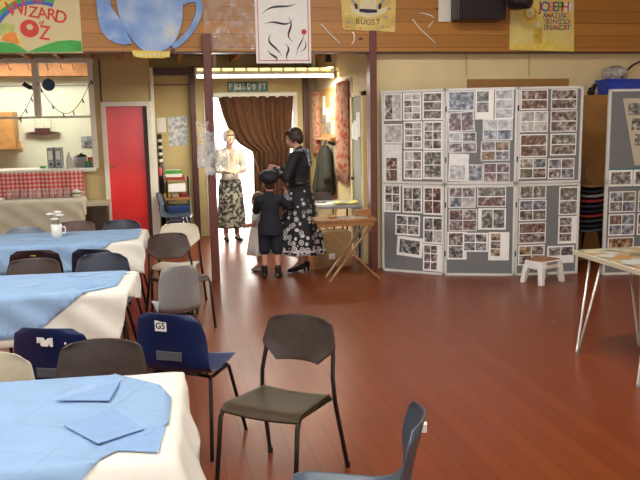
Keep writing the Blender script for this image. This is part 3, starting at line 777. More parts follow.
# marks on the chair backs: seen on the side away from the seat
def mark(t, kind):
    def rm(x, z): return Matrix.Translation((x, .262+(z-.70)*.24, z)) @ Matrix.Rotation(PI, 4, 'Z')
    if kind == 'G5':
        MB().box((.02, .252, .715), (.066, .003, .056)).build('number_label', 'white', t)
        text_mesh('G5', .046, .0008, Matrix.Translation((.02, .2545, .715)) @ Matrix.Rotation(PI, 4, 'Z'), 'lettering', 'ink', t)
    if kind == 'torn':
        g = MB(); g.prism([(-.04, .690), (-.04, .735), (-.015, .732), (.0, .718), (.005, .735), (.042, .735), (.042, .705), (.022, .715), (.020, .692), (-.014, .69), (-.02, .706), (-.025, .69)], .250, .253)
        g.build('torn_label', 'white', t)
        MB().ell((-.10, .245, .705), (.006, .003, .006), None, 8).build('white_dot', 'white', t)
    if kind == 'gold':
        g = MB(); g.prism([(-.03, .69), (-.01, .71), (.03, .705), (.03, .69), (.0, .68)], .249, .252); g.prism([(-.02, .74), (.02, .742), (.02, .735), (-.02, .733)], .256, .259); g.build('gold_mark', 'gold', t)
    if kind == 'emblem':
        g = MB(); g.prism(ellpoly(.02, .70, .032, .032, 18), .249, .252); g.build('round_emblem', 'white', t)
        g = MB(); g.prism(ellpoly(.02, .70, .016, .016, 14), .253, .2545); g.build('emblem_centre', 'yellow', t)
mark(GC, 'G5'); mark(CC, 'torn'); mark(F0, 'gold'); mark(F2, 'emblem')
MB().box((-.10, .256, .69), (.03, .026, .028)).build('white_tag', 'white', L_)
MB().ell((.222, .135, .455), (.012, .022, .05), None, 10).build('white_handle', 'creamplastic', L_, smooth=True)
# stacked chairs
stack_cols = ['bluegrey', 'navydark', 'slate', 'redplastic', 'navydark', 'slate', 'redplastic', 'greyplastic', 'navydark', 'tanplastic']
desc = ['blue grey moulded chair at the bottom of the stack', 'navy moulded chair second from the bottom of the stack', 'slate moulded chair third from the bottom of the stack',
        'red moulded chair in the lower half of the stack', 'navy moulded chair above the lower red one in the stack', 'slate moulded chair below the upper red one in the stack',
        'red moulded chair in the upper half of the stack', 'grey moulded chair above the upper red one in the stack', 'navy moulded chair second from the top of the stack', 'brown moulded chair on top of the stack between the display boards']
for k in range(10):
    c = schair((4.80, 8.08-.003*k, .058*k), 10, desc[k], stack_cols[k]); c['group'] = 'stacked moulded chairs'

# ------------------------------------------------------------------ folding display board and its sheets
BP = [V((2.48, 8.42, 0)), V((3.06, 7.94, 0)), V((3.79, 7.69, 0)), V((4.52, 7.62, 0))]
def panel_mat(A, B):
    d = (B-A); L = d.length; x = d/L; n = V((x.y, -x.x, 0))     # n: towards the camera
    m = Matrix((x, -n, V((0,0,1)))).transposed().to_4x4(); m.translation = A
    return m, L
fb = thing('folding_display_board', 'tall grey folding display board of three hinged panels covered with photographs', 'display board', BP[0])
PM = []
def add_panel(root, A, B, z0, z1, L=None):
    m, LL = panel_mat(A, B); PM.append((m, LL))
    rel = Matrix.Translation(-root.location) @ m
    fr = .026
    p = MB().box((LL/2, 0, (z0+z1)/2), (LL-.02, .02, z1-z0-.02), rel).build('felt_panel', 'felt', root)
    f = MB()
    for a in (fr/2, LL-fr/2): f.box((a, 0, (z0+z1)/2), (fr, .035, z1-z0), rel)
    for z in (z0+fr/2, z1-fr/2): f.box((LL/2, 0, z), (LL, .035, fr), rel)
    f.build('panel_frame', 'alu', p)
for i in range(3):
    for (z0, z1) in ((0.0, 1.025), (1.03, 2.075)): add_panel(fb, BP[i], BP[i+1], z0, z1)
for i in (1, 2):
    for z in (.25, .8, 1.3, 1.85):
        MB().cyl(BP[i]-BP[0]+V((0,-.02,z-.03)), BP[i]-BP[0]+V((0,-.02,z+.03)), .008).build('hinge', 'black', fb)
B4 = [V((4.72, 7.44, 0)), V((5.46, 7.36, 0))]
fb2 = thing('display_board', 'grey display board standing alone at the right edge, behind the low table', 'display board', B4[0])
for (z0, z1) in ((0.0, 1.025), (1.03, 2.03)): add_panel(fb2, B4[0], B4[1], z0, z1)
FR = {'L': (PM[0][0], 'left panel'), 'M': (PM[2][0], 'middle panel'), 'R': (PM[4][0], 'right panel'), 'S': (PM[6][0], 'right-edge board')}
def sheet(panel, u0, u1, z0, z1, rows, cols, where, desc, base='paper', pm='photo_col', tilt=0., margin=.012, gap=.010, layer=0, frac=(0,1,0,1), poly=None):
    m, nm = FR[panel]
    w, h = u1-u0, z1-z0
    y = -.0125-.0035*layer
    mb = MB()
    if poly: mb.prism([(p[0]-(u0+u1)/2, p[1]-(z0+z1)/2) for p in poly], -.0012, .0012)
    else: mb.box((0, 0, 0), (w, .0024, h))
    o = mb.build('photo_sheet', base)
    o.matrix_world = m @ Matrix.Translation(((u0+u1)/2, y, (z0+z1)/2)) @ Matrix.Rotation(R(tilt), 4, 'Y')
    tag(o, '%s, %s, %s' % (desc, where.replace(' of the upper half', ', upper half').replace(' of the lower half', ', lower half').replace(' in the upper half', ', upper half').replace(' in the lower half', ', lower half'), nm), 'photo sheet', 'photo sheets on the display boards')
    X0, X1 = -w/2+margin+(w-2*margin)*frac[0], -w/2+margin+(w-2*margin)*frac[1]
    Z0, Z1 = -h/2+margin+(h-2*margin)*frac[2], -h/2+margin+(h-2*margin)*frac[3]
    cw, chh = (X1-X0)/cols, (Z1-Z0)/rows
    for i in range(rows):
        for j in range(cols):
            a, b = X0+cw*j+gap/2, X0+cw*(j+1)-gap/2; c_, d_ = Z0+chh*i+gap/2, Z0+chh*(i+1)-gap/2
            if poly:
                zc = (c_+d_)/2; a = max(a, -w/2+.03+(.5-zc/h)*.0+(w*.42)*(.5-zc/h))
                if b-a < .03: continue
            k = random.random()
            q = MB().b2(a, b, -.0026, -.0013, c_+random.random()*.004, d_).build('photo', random.choice(pm) if isinstance(pm, (list, tuple)) else pm, o)
    return o
# panel scale: offline pixel measurements turned into metres on each panel
def cv(panel, upper, x0, y0, x1, y1):
    ox0, ox1, yt, yb = {('L',1): (20,300,25,460), ('L',0): (20,300,25,445), ('M',1): (18,340,15,462), ('M',0): (12,335,30,458), ('R',1): (25,322,15,458), ('R',0): (18,310,20,450)}[(panel, upper)]
    u = lambda x: .013+(.745-.013)*(x-ox0)/(ox1-ox0)
    zt_, zb = (2.075, 1.03) if upper else (1.025, 0.0)
    z = lambda y: zt_-(zt_-zb)*(y-yt)/(yb-yt)
    return u(x0), u(x1), z(y1), z(y0)
BW = ['photo_bw', 'photo_pale', 'photo_pale', 'photo_col']
CO = ['photo_col', 'photo_red', 'photo_col', 'photo_green', 'photo_blue']
for (p, upr, box, rc, where, dsc, base, pm, kw) in [
    ('L',1,(26,38,110,165),(1,2),'top left corner','glossy sleeve with one dark upright photo','sleeve',['photo_bw','photo_pale'],{}),
    ('L',1,(115,38,198,165),(4,2),'middle of the top row','sheet of eight small grey photos','paper',BW,{}),
    ('L',1,(203,38,292,165),(3,1),'top right corner','sheet with three grey group photos','paper',['photo_bw'],{}),
    ('L',1,(25,180,112,272),(1,1),'second row at the left edge','glossy sleeve with one pale picture','sleeve',['photo_pale'],{}),
    ('L',1,(118,170,203,298),(4,2),'middle of the second row','sheet with four rows of small grey photos','paper',BW,{}),
    ('L',1,(207,170,293,302),(3,2),'second row at the right','sheet with three rows of darker grey photos','paper',['photo_bw'],{}),
    ('L',1,(18,275,110,455),(2,1),'bottom left of the upper half','long white sleeve, grey photo above a red one','sleeve',['photo_red','photo_bw'],{'frac':(.15,.8,0,.66),'layer':1}),
    ('L',1,(118,305,203,440),(3,2),'bottom middle of the upper half','white sheet with scattered small photos','paper',BW,{}),
    ('L',1,(207,305,293,437),(2,1),'bottom right of the upper half','sheet with two large dark photos','paper',['photo_bw'],{}),
    ('L',0,(25,30,103,160),(3,2),'top left of the lower half','white sheet with small photos in three rows','paper',BW,{}),
    ('L',0,(112,35,203,160),(2,2),'top middle of the lower half','white sheet with four brownish photos','paper',['photo_col','photo_bw'],{}),
    ('L',0,(208,35,293,165),(2,2),'top right of the lower half','white sheet with pinkish portraits','paper',['photo_col','photo_red'],{}),
    ('L',0,(78,170,193,268),(2,2),'middle of the lower half','wide white sheet with dark landscape photos','paper',['photo_bw','photo_col'],{'tilt':1}),
    ('L',0,(85,275,205,368),(1,1),'lower left part','tilted white sheet with one large dark group photo','paper',['photo_bw'],{'tilt':4,'margin':.03}),
    ('L',0,(208,175,298,300),(2,2),'right edge of the lower half','white sheet with two large grey photos','paper',['photo_bw','photo_pale'],{}),
    ('L',0,(207,303,298,430),(3,2),'bottom right corner','white sheet with six small brown photos','paper',['photo_col'],{'frac':(0,.75,0,1)}),
    ('M',1,(25,28,150,120),(1,1),'top left corner','large bluish photo of a crowd','sleeve',['photo_blue'],{'margin':.006}),
    ('M',1,(153,25,240,160),(2,1),'middle of the top row','white sheet with two photos in its left half','paper',CO,{'frac':(0,.78,.2,1)}),
    ('M',1,(245,25,332,160),(3,1),'top right corner','pale sheet with three grey photos one above another','paper',['photo_bw','photo_pale'],{'margin':.006}),
    ('M',1,(25,123,150,214),(1,2),'second row at the left','tilted sleeve with two colour photos side by side','sleeve',['photo_red','photo_col'],{'tilt':-3,'margin':.005}),
    ('M',1,(190,160,330,258),(2,2),'second row at the right','glossy sleeve with four pale photos','sleeve',['photo_pale','photo_blue'],{'margin':.005}),
    ('M',1,(28,217,160,263),(1,2),'third row at the left, upper strip','strip of two shiny colour photos','sleeve',['photo_col','photo_pale'],{'margin':.004}),
    ('M',1,(28,266,162,313),(1,2),'third row at the left, lower strip','strip of two dark colour photos','sleeve',['photo_col'],{'margin':.004}),
    ('M',1,(182,262,318,353),(2,2),'third row at the right','sleeve with four photos, two of them orange','sleeve',['photo_gold','photo_col','photo_gold','photo_bw'],{'margin':.004}),
    ('M',1,(30,318,125,448),(1,1),'bottom left of the upper half','crumpled shiny plastic sleeve over a photo','sleeve',['photo_pale'],{'frac':(0,.9,0,.6),'tilt':2}),
    ('M',1,(123,370,192,450),(1,1),'bottom middle of the upper half','single bluish photo','sleeve',['photo_blue'],{'margin':.004}),
    ('M',1,(195,363,320,455),(2,2),'bottom right of the upper half','sleeve with four brown and red photos','sleeve',['photo_red','photo_col'],{'margin':.004}),
    ('M',0,(24,40,155,138),(2,2),'top left of the lower half','sleeve with four shiny blue grey photos','sleeve',['photo_blue','photo_col','photo_pale'],{'margin':.008}),
    ('M',0,(163,40,300,133),(2,1),'top right of the lower half','sheet with two long photos of green trees','paper',['photo_green','photo_red'],{'margin':.004}),
    ('M',0,(26,145,163,247),(2,2),'second row left in the lower half','shiny sleeve with four small colour photos','sleeve',['photo_col','photo_bw','photo_red'],{'margin':.004}),
    ('M',0,(168,140,302,240),(1,2),'second row right in the lower half','white sheet with two tall green photos','paper',['photo_green'],{'frac':(.08,1,0,1)}),
    ('M',0,(20,250,115,382),(2,1),'bottom left of the lower half','white sheet with two photos near its left edge','paper',['photo_col','photo_bw'],{'frac':(0,.85,0,1)}),
    ('M',0,(95,255,217,345),(2,2),'bottom middle of the lower half','sheet with four brownish photos','paper',['photo_col','photo_bw'],{'layer':1}),
    ('M',0,(220,252,320,385),(3,1),'bottom right of the lower half','white sheet with three small brown photos stepping down','paper',['photo_col','photo_gold'],{'frac':(.05,.6,.1,1)}),
    ('R',1,(32,28,155,120),(2,1),'top left corner','sheet with two long red group photos','paper',['photo_red'],{'margin':.006}),
    ('R',1,(170,28,290,120),(2,1),'top right corner','shiny sheet with two pale group photos','sleeve',['photo_pale','photo_col'],{'margin':.006}),
    ('R',1,(32,125,158,221),(2,2),'second row left in the upper half','sheet with four photos, one mostly white','paper',['photo_pale','photo_col','photo_red'],{'margin':.006}),
    ('R',1,(170,125,293,223),(2,1),'second row right in the upper half','shiny sheet with two reddish pale photos','sleeve',['photo_pale','photo_col'],{'margin':.006}),
    ('R',1,(32,230,158,336),(2,1),'third row left in the upper half','sheet with two photos of people in red','paper',['photo_red','photo_col'],{'margin':.008}),
    ('R',1,(172,230,292,331),(2,1),'third row right in the upper half','sheet with two grey green crowd photos','paper',['photo_col','photo_green'],{'margin':.008}),
    ('R',1,(32,340,157,436),(2,2),'bottom left of the upper half','sheet with four mixed indoor photos','paper',CO,{'margin':.006}),
    ('R',1,(165,345,287,440),(2,2),'bottom right of the upper half','sheet with four brown and blue photos','paper',['photo_col','photo_blue'],{'margin':.006}),
    ('R',0,(28,22,150,90),(1,2),'top left of the lower half','strip with a green and an orange photo','paper',['photo_green','photo_gold'],{'margin':.006}),
    ('R',0,(28,95,153,192),(2,2),'second row left in the lower half','sheet with photos of green lawns','paper',['photo_green','photo_blue','photo_col'],{'margin':.006}),
    ('R',0,(28,200,153,300),(2,1),'third row left in the lower half','sheet with two photos of brown buildings','paper',['photo_col','photo_red'],{'margin':.006}),
    ('R',0,(28,306,150,402),(2,2),'bottom left of the lower half','white sheet with four orange brown photos','paper',['photo_gold','photo_col'],{'margin':.01}),
    ('R',0,(210,38,297,170),(2,1),'top right of the lower half','sheet with two large photos of people on grass','paper',['photo_green','photo_bw'],{'margin':.008}),
    ('R',0,(210,176,300,306),(3,1),'middle right of the lower half','white sheet with three photos in its left half','paper',['photo_bw','photo_col'],{'frac':(0,.72,.05,1)}),
    ('R',0,(163,315,287,398),(1,2),'bottom right of the lower half','white sheet behind the stool, grey photo strip','paper',['photo_bw'],{'margin':.012,'frac':(0,1,.4,1)}),
]:
    u0, u1, z0, z1 = cv(p, upr, *box)
    sheet(p, u0, u1, z0, z1, rc[0], rc[1], where, dsc, base, pm, **kw)
# right-hand board
sheet('S', .16, .62, 1.21, 1.93, 4, 2, 'upper part', 'slanted cream card of black and white photos', 'card', ['photo_bw'], poly=[(.155,1.93),(.62,1.93),(.62,1.21),(.32,1.21)], margin=.03, gap=.035)
sheet('S', .03, .30, .985, 1.165, 1, 1, 'centre left', 'pale sheet with a grey picture and a teal edge', 'paper', ['photo_bw'], margin=.02, layer=1)
sheet('S', .31, .58, .985, 1.165, 1, 1, 'centre right', 'pale sheet with a grey picture, next to the teal edged one', 'paper', ['photo_bw'], margin=.02, layer=1)
sheet('S', .05, .35, .70, .93, 2, 2, 'left column below the middle', 'dark sheet with four green garden photos', 'paper', ['photo_green', 'photo_blue'], margin=.006)
sheet('S', .05, .35, .44, .68, 2, 2, 'left column, second down', 'white sheet with red and blue photos', 'paper', ['photo_red', 'photo_blue'], margin=.008)
sheet('S', .05, .35, .29, .42, 1, 1, 'just above the low table', 'wide photo of trees and figures', 'paper', ['photo_gold'], margin=.006)
sheet('S', .38, .68, .70, .93, 2, 2, 'right column below the middle', 'sheet of reddish photos', 'paper', ['photo_red'], margin=.006)
sheet('S', .38, .68, .44, .68, 2, 2, 'right column, second below the middle', 'sheet of four brown photos', 'paper', ['photo_col'], margin=.008)
m, _ = FR['S']
te = MB().box((.33, -.018, 1.17), (.62, .004, .012), m).build('teal_strip', plain('teal_tape', (.03,.22,.20), .4)); tag(te, 'thin teal strip along the tops of the two pale sheets on the right board', 'tape')

# cupboard with blue crate behind the boards
t = thing('tall_cupboard', 'tall plain brown cupboard against the cream wall between the display boards', 'cupboard', (5.45, 8.41, 0))
MB().b2(-.57, .57, -.11, .13, 0, 2.0).build('carcass', 'cupboard', t, bevel=.004)
MB().b2(-.56, -.005, -.125, -.11, .06, 1.98).build('door', 'cupboard', t, bevel=.003)
MB().b2(.005, .56, -.125, -.11, .06, 1.98).build('door', 'cupboard', t, bevel=.003)
t = thing('storage_crate', 'bright blue plastic crate on top of the brown cupboard', 'crate', (5.46, 8.40, 2.002))
g = MB(); g.loft([[(-.21,-.10,0),(.21,-.10,0),(.21,.10,0),(-.21,.10,0)], [(-.23,-.115,.17),(.23,-.115,.17),(.23,.115,.17),(-.23,.115,.17)]])
g.build('crate_body', 'bluebox', t, bevel=.008)
MB().tube([(-.24,-.12,.17),(.24,-.12,.17),(.24,.12,.17),(-.24,.12,.17)], .013, 6, True).build('crate_rim', 'bluebox', t)
g = MB(); g.ell((0, 0, 0), (.17, .09, .085), None, 20)
for v in g.bm.verts: v.co += V((random.uniform(-.012, .012), random.uniform(-.01, .01), random.uniform(-.015, .015)))
tag(g.build('plastic_bag', 'wallet', loc=(5.40, 8.40, 2.255), smooth=True), 'crumpled clear plastic bag heaped on the blue crate', 'bag')
tag(MB().tube([(5.05, 8.36, 2.06), (5.10, 8.37, 2.07), (5.14, 8.40, 2.12)], .03).tube([(5.03, 8.34, 2.03), (5.12, 8.40, 2.03)], .028).build('rolled_cloth', 'black', smooth=True), 'dark bundle lying left of the blue crate on the cupboard', 'bundle')
tag(MB().tube([(5.52, 8.44, 2.19), (5.58, 8.47, 2.27), (5.70, 8.50, 2.36), (5.9, 8.52, 2.44)], .012).build('cable', 'soffit', smooth=True), 'dark cable running up the wall above the blue crate', 'cable')

# ------------------------------------------------------------------ stool
t = thing('step_stool', 'small white plastic step stool with brown top in front of the folding board', 'stool', (3.93, 7.30, 0), R(24)); t.scale = (.92, .92, 1.0)
MB().b2(-.17, .17, -.115, .115, .245, .252).build('top_mat', 'oakwood', t, bevel=.003)
MB().b2(-.18, .18, -.125, .125, .155, .246).build('stool_body', 'white', t, bevel=.012)
for sx in (-1, 1):
    for sy in (-1, 1):
        g = MB(); a, b = (sx*.155, sy*.10), (sx*.185, sy*.13)
        g.loft([[(b[0]+i*.027, b[1]+j*.027, 0) for i, j in ((-1,-1),(1,-1),(1,1),(-1,1))], [(a[0]+i*.034, a[1]+j*.034, .20) for i, j in ((-1,-1),(1,-1),(1,1),(-1,1))]])
        g.build('leg', 'white', t, bevel=.006)
MB().b2(-.09, .10, -.128, -.125, .205, .235).build('side_panel', 'grey', t)

# ------------------------------------------------------------------ right-hand table
t = thing('hairpin_table', 'low table with picture covered top and thin steel legs at the right edge', 'table', (3.38, 4.68, 0))
MB().b2(-.30, .34, -.60, .58, .685, .722).build('table_top', 'card', t, bevel=.004)
MB().b2(-.285, .33, -.585, .565, .722, .725).build('picture_cover', 'collage', t)
for (px, py, fx, fy) in ((-.27, .32, -.43, .245), (.12, .42, .125, .30), (-.27, -.42, -.43, -.50), (.12, -.42, .20, -.54)):
    MB().tube([(px, py+.06, .685), (fx, fy+.012, .012), (fx, fy-.012, .012), (px+.01, py-.08, .685)], .0105).build('leg', 'steelpaint', t, smooth=True)
    MB().lathe([(.014, 0), (.014, .02), (.010, .022)], (fx, fy, 0), 10).build('foot_cap', 'grey', t)

# ------------------------------------------------------------------ folding wooden table etc. by the post
t = thing('folding_table', 'wooden folding table with crossed legs beside the woman in the black skirt', 'table', (1.95, 8.10, 0), R(-4))
W_, D_ = .33, .17
MB().b2(-W_-.03, W_, -D_, D_, .655, .685).build('table_top', 'oakwood', t, bevel=.004)
MB().b2(-W_, W_-.03, -D_+.01, -D_+.03, .61, .655).b2(-W_, W_-.03, D_-.03, D_-.01, .61, .655).build('apron', 'oakwood', t)
def bar(a, b, w, d):
    a, b = V(a), V(b); mb = MB(); L = (b-a).length
    mb.box((0, 0, L/2), (w, d, L), Matrix.Translation(a) @ (b-a).to_track_quat('Z', 'Y').to_matrix().to_4x4()); return mb
for y in (-D_+.045, D_-.02):
    bar((-.20, y-.02, .0), (.30, y-.02, .65), .034, .02).build('leg', 'oakwood', t)
    bar((.36, y, .0), (-.28, y, .65), .034, .02).build('leg', 'oakwood', t)
MB().b2(.18, .36, -D_+.03, D_-.03, .35, .365).build('stretcher', 'oakwood', t) if False else None
bar((.33, -D_+.05, .03), (.33, D_-.02, .03), .02, .02).build('stretcher', 'oakwood', t)
tag(MB().box((0, 0, 0), (.34, .21, .004)).build('map_sheet', 'photo_pale', loc=(2.02, 8.10, .688), rz=R(-8)), 'pale printed sheet lying on the wooden folding table', 'paper')
tag(MB().ell((0, 0, 0), (.05, .035, .02), None, 12).build('food_scraps', 'cork', loc=(1.80, 8.09, .704), smooth=True), 'small crumpled tan object on the wooden folding table', 'object')
t = thing('side_table', 'dark edged table covered with papers behind the wooden folding table', 'table', (2.07, 9.22, 0))
MB().b2(-.30, .30, -.30, .40, .69, .725).build('table_top', 'grey', t, bevel=.004)
for sx in (-.27, .27):
    for sy in (-.27, .37): MB().tube([(sx, sy, .69), (sx, sy, 0)], .012).build('leg', 'blackmetal', t)
tag(MB().box((0, 0, 0), (.30, .24, .006)).build('paper_stack', 'paper', loc=(1.98, 9.2, .729), rz=R(12)), 'white papers lying on the dark edged side table', 'paper')
tag(MB().box((0, 0, 0), (.22, .30, .006)).build('paper_stack', 'photo_pale', loc=(1.90, 9.40, .729), rz=R(-6)), 'printed grey papers at the back of the side table', 'paper')
g = MB(); g.grid(lambda u, v: (-.14+.28*u, -.10+.2*v, .012*math.sin(u*7)+.02*u), 10, 4)
tag(g.build('folder', 'yellowfolder', loc=(2.20, 9.08, .738), smooth=True, solid=.008), 'yellow paper folder on the side table', 'folder')
t = thing('wooden_box', 'small brown wooden box standing on the back right of the folding table', 'box', (2.17, 8.18, .6855))
MB().b2(-.09, .09, -.06, .06, .0, .075).build('body', 'oakwood', t, bevel=.004)
t = thing('cardboard_box', 'brown cardboard box with a white label under the wooden folding table', 'box', (1.98, 8.92, 0), R(8))
MB().b2(-.20, .20, -.15, .15, 0, .42).build('box_body', 'cardboard', t, bevel=.003)
MB().b2(-.10, -.02, -.153, -.15, .10, .17).build('label', 'white', t)
MB().b2(-.20, .20, -.02, .02, .42, .424).build('tape', 'card', t)

# ------------------------------------------------------------------ side wall: notice board, curtains, coat, papers
t = thing('notice_board', 'orange framed cork notice board with pinned papers on the side wall', 'notice board', (XS-.015, 10.95, 1.86))
MB().b2(-.012, 0, -.55, .55, -.32, .32).build('cork_panel', 'cork', t)
MB().b2(-.025, 0, -.59, -.55, -.36, .36).b2(-.025, 0, .55, .59, -.36, .36).b2(-.025, 0, -.59, .59, .32, .36).b2(-.10, 0, -.59, .59, -.38, -.34).build('frame', 'boardframe', t)
for k, (y, z, w, h_, mt) in enumerate(((-.36,.08,.20,.28,'photo_pale'), (-.38,-.2,.16,.2,'paper'), (-.05,-.02,.24,.20,'paper'), (-.08,-.22,.22,.15,'photo_bw'), (.22,.12,.20,.28,'paper'), (.2,-.18,.22,.22,'photo_pale'), (.44,-.02,.14,.24,'photo_bw'))):
    tag(MB().b2(-.003, 0, -w/2, w/2, -h_/2, h_/2).build('notice', mt, loc=(XS-.028, 10.95+y, 1.86+z)),
        ['tall printed notice at the right of the cork board', 'small white notice low at the right of the cork board', 'white notice in the middle of the cork board', 'grey printed notice low in the middle of the cork board',
         'tall white notice left of the middle of the cork board', 'printed notice low at the left of the cork board', 'grey notice at the far left end of the cork board'][k], 'notice', 'notices on the cork board')
def wall_curtain(y0, y1, z0, z1, label):
    g = MB(); g.grid(lambda u, v: (-.05+.028*math.sin(u*2*PI*5), y0+(y1-y0)*u, z0+(z1-z0)*v), 60, 6)
    t = thing('window_curtain', label, 'curtain', (XS, 0, 0))
    g.build('curtain_cloth', 'redcurtain', t, smooth=True, solid=.005)
    MB().cyl((-.05, y0-.04, z1+.01), (-.05, y1+.04, z1+.01), .012).build('rail', 'boardframe', t)
wall_curtain(9.66, 10.22, .93, 2.26, 'red leaf patterned curtain hanging between the notice board and the grey door')
wall_curtain(11.50, 11.85, 1.25, 2.2, 'red leaf patterned curtain at the far end of the side wall')
t = thing('coat', 'dark olive coat hanging below the notice board', 'coat', (XS-.02, 10.78, .70))
g = MB()
for k, (y, w) in enumerate(((-.14, .13), (.03, .15), (.2, .13))):
    g.cap((-.10, y*.6, .62), .06, (-.11, y*1.35, .08), w)
g.cap((-.09, -.12, .60), .06, (-.12, -.30, .25), .065); g.cap((-.09, .14, .60), .06, (-.12, .33, .25), .065); g.cap((-.09, -.1, .66), .05, (-.09, .1, .66), .05)
link_mesh('coat_body', remeshed(g, .02, 5), 'coat', t)
MB().tube([(-.10, 0, .70), (-.06, 0, .80), (0, 0, .82)], .008).build('hanging_loop', 'black', t)
for k, y in enumerate((10.42, 10.56)):
    tag(MB().tube([(XS, y, 1.44), (XS-.06, y, 1.42), (XS-.09, y, 1.45)], .012).ell((XS-.09, y, 1.45), (.02, .02, .02), None, 8).build('coat_hook', 'black', smooth=True),
        ['black coat hook nearest the red curtain', 'black coat hook next to the hanging coat'][k], 'hook', 'coat hooks')
for k, (y, z, w, h_) in enumerate(((9.13, 1.70, .20, .30), (9.24, 1.63, .22, .24), (9.38, 1.62, .16, .20))):
    tag(MB().b2(-.003, 0, -w/2, w/2, -h_/2, h_/2).build('pinned_paper', 'paper', loc=(XS-.036-.004*k, y, z)),
        ['tall white paper pinned on the grey door, at the right', 'white paper pinned on the grey door, in the middle', 'white paper pinned at the left edge of the grey door'][k], 'paper', 'papers on the grey door')
tag(MB().b2(-.004, 0, -.18, .18, -.22, .22).build('door_chart', 'greygreen', loc=(XS-.033, 9.20, 1.30)), 'pale grey chart lower on the grey side door', 'paper')

# ------------------------------------------------------------------ alcove: shelf trolley and its things
t = thing('shelf_trolley', 'small trolley with a red top shelf and a wooden lower shelf in the alcove', 'trolley', (.19, 11.55, 0))
for sx in (-.15, .17):
    for sy in (-.13, .2): MB().tube([(sx, sy, 0), (sx, sy, .96)], .012).build('post', 'blackmetal', t)
MB().b2(-.18, .12, -.16, .24, .93, .97).build('top_shelf', 'redplastic', t, bevel=.004)
MB().b2(-.19, .20, -.17, .24, .63, .665).build('shelf', 'oakwood', t, bevel=.004)
MB().b2(-.19, .19, -.16, .24, .25, .28).build('shelf', 'oakwood', t, bevel=.004)
MB().b2(-.13, .12, -.175, -.168, .76, .88).build('sheet', 'paper', t)
t = thing('board_game_box', 'white and green box lying on the red shelf of the trolley', 'box', (.15, 11.55, .972))
MB().b2(-.12, .12, -.12, .14, 0, .10).build('box_body', 'white', t, bevel=.003); MB().b2(-.12, .12, -.124, -.12, .05, .10).build('green_band', 'greenpaint', t)
for k, (x, m_, lb) in enumerate(((.04, 'yellowfolder', 'yellow packet on the wooden shelf of the trolley'), (.15, 'card', 'tan packet on the wooden shelf of the trolley'), (.27, 'redplastic', 'red packet on the wooden shelf of the trolley'))):
    g = MB(); g.box((0, 0, .03), (.10, .14, .055)); tag(g.build('packet', m_, loc=(x, 11.52, .668), bevel=.006, rz=.2*k), lb, 'packet', 'packets on the trolley')
t = thing('blue_tub', 'dark blue plastic tub on the bottom shelf of the trolley', 'tub', (.20, 11.55, .285))
MB().loft([[(-.14,-.12,0),(.14,-.12,0),(.14,.14,0),(-.14,.14,0)], [(-.17,-.15,.26),(.17,-.15,.26),(.17,.16,.26),(-.17,.16,.26)]]).build('tub_body', plain('tub_blue', (.015,.05,.16), .4), t, bevel=.01)
tag(MB().b2(-.068, .068, -.003, 0, -.11, .11).build('pinned_paper', 'paper', loc=(.008, YE-.001, 1.74)), 'white paper pinned beside the red door at the alcove edge', 'paper')
tag(MB().b2(-.145, .145, -.004, 0, -.22, .22).build('wall_map', 'photo_pale', loc=(.25, YE-.002, 1.64)), 'pale grey map pinned on the back wall of the alcove', 'map')
t = thing('striped_pole', 'navy and white striped roll standing in the alcove corner', 'pole', (-.03, 11.84, 0))
MB().cyl((0, 0, 0), (0, 0, 1.60), .032).build('pole', 'navydark', t, smooth=True)
for k in range(4): MB().cyl((0, 0, 1.18+k*.10), (.0, 0, 1.225+k*.10), .0335).build('white_stripe', 'white', t, smooth=True)
tag(MB().ell((0, 0, 0), (.03, .03, .07), None, 12).build('pink_bag', plain('pink_cloth', (.65,.10,.14), .7), loc=(-.045, 11.40, 1.06), smooth=True), 'small pink bag hanging at the alcove edge', 'bag')
tag(MB().tube([(-.078, 11.4, 1.16), (-.045, 11.4, 1.14), (-.045, 11.4, 1.12)], .006).build('coat_hook', 'black'), 'black hook holding the pink bag', 'hook')

# ------------------------------------------------------------------ kitchen hatch
CT = 1.162
t = thing('serving_table', 'long serving table under a cream cloth below the kitchen hatch', 'table', (-1.85, 10.74, 0))
MB().b2(-.75, .75, -.28, .28, .74, .77).build('table_top', 'tabletop', t)
for sx in (-.7, .7):
    for sy in (-.24, .24): MB().tube([(sx, sy, .74), (sx, sy, 0)], .015).build('leg', 'blackmetal', t)
cloth('tablecloth', 'creamcloth', 1.52, .58, .772, (-1.0, .98, -.98, .3), [], (-1.85, 10.74, 0), 0, 'cream cloth hanging from the serving table below the kitchen hatch', 'tablecloth', 'table coverings by the kitchen', lift=.004, wav=.015, flare=.06, res=.035)
g = MB(); g.grid(lambda u, v: (-2.9+1.81*u, .012*math.sin(u*40), -.38*v), 80, 6)
tag(g.build('gingham_cloth', 'gingham', loc=(0, YK-.20, 1.13), smooth=True, solid=.003), 'red and white gingham cloth hanging under the kitchen counter', 'cloth')
GL = None
for k in range(9):
    x = -2.06+k*.094
    lab = ['leftmost', 'second from left', 'third from left', 'fourth from left', 'middle', 'fourth from right', 'third from right', 'second from right', 'rightmost'][k]+' upturned clear glass in the row on the cream serving table'
    if GL is None:
        GL = thing('drinking_glass', lab, 'glass', (x, 10.86, .7785), 0, 'glasses on the serving table')
        MB().lathe([(.036, 0), (.030, .125), (.027, .125), (.033, .003)]).build('tumbler', 'glass', GL, smooth=True)
    else: dup(GL, (x, 10.86+.01*(k % 2), .7785), 0, lab)
t = thing('sugar_bowl', 'white china pot with dark pattern at the right end of the row of glasses', 'bowl', (-1.19, 10.86, .7785))
MB().lathe([(.03, 0), (.06, .02), (.068, .055), (.055, .09), (.02, .108), (.0, .112)]).build('pot', 'ceramic', t, smooth=True)
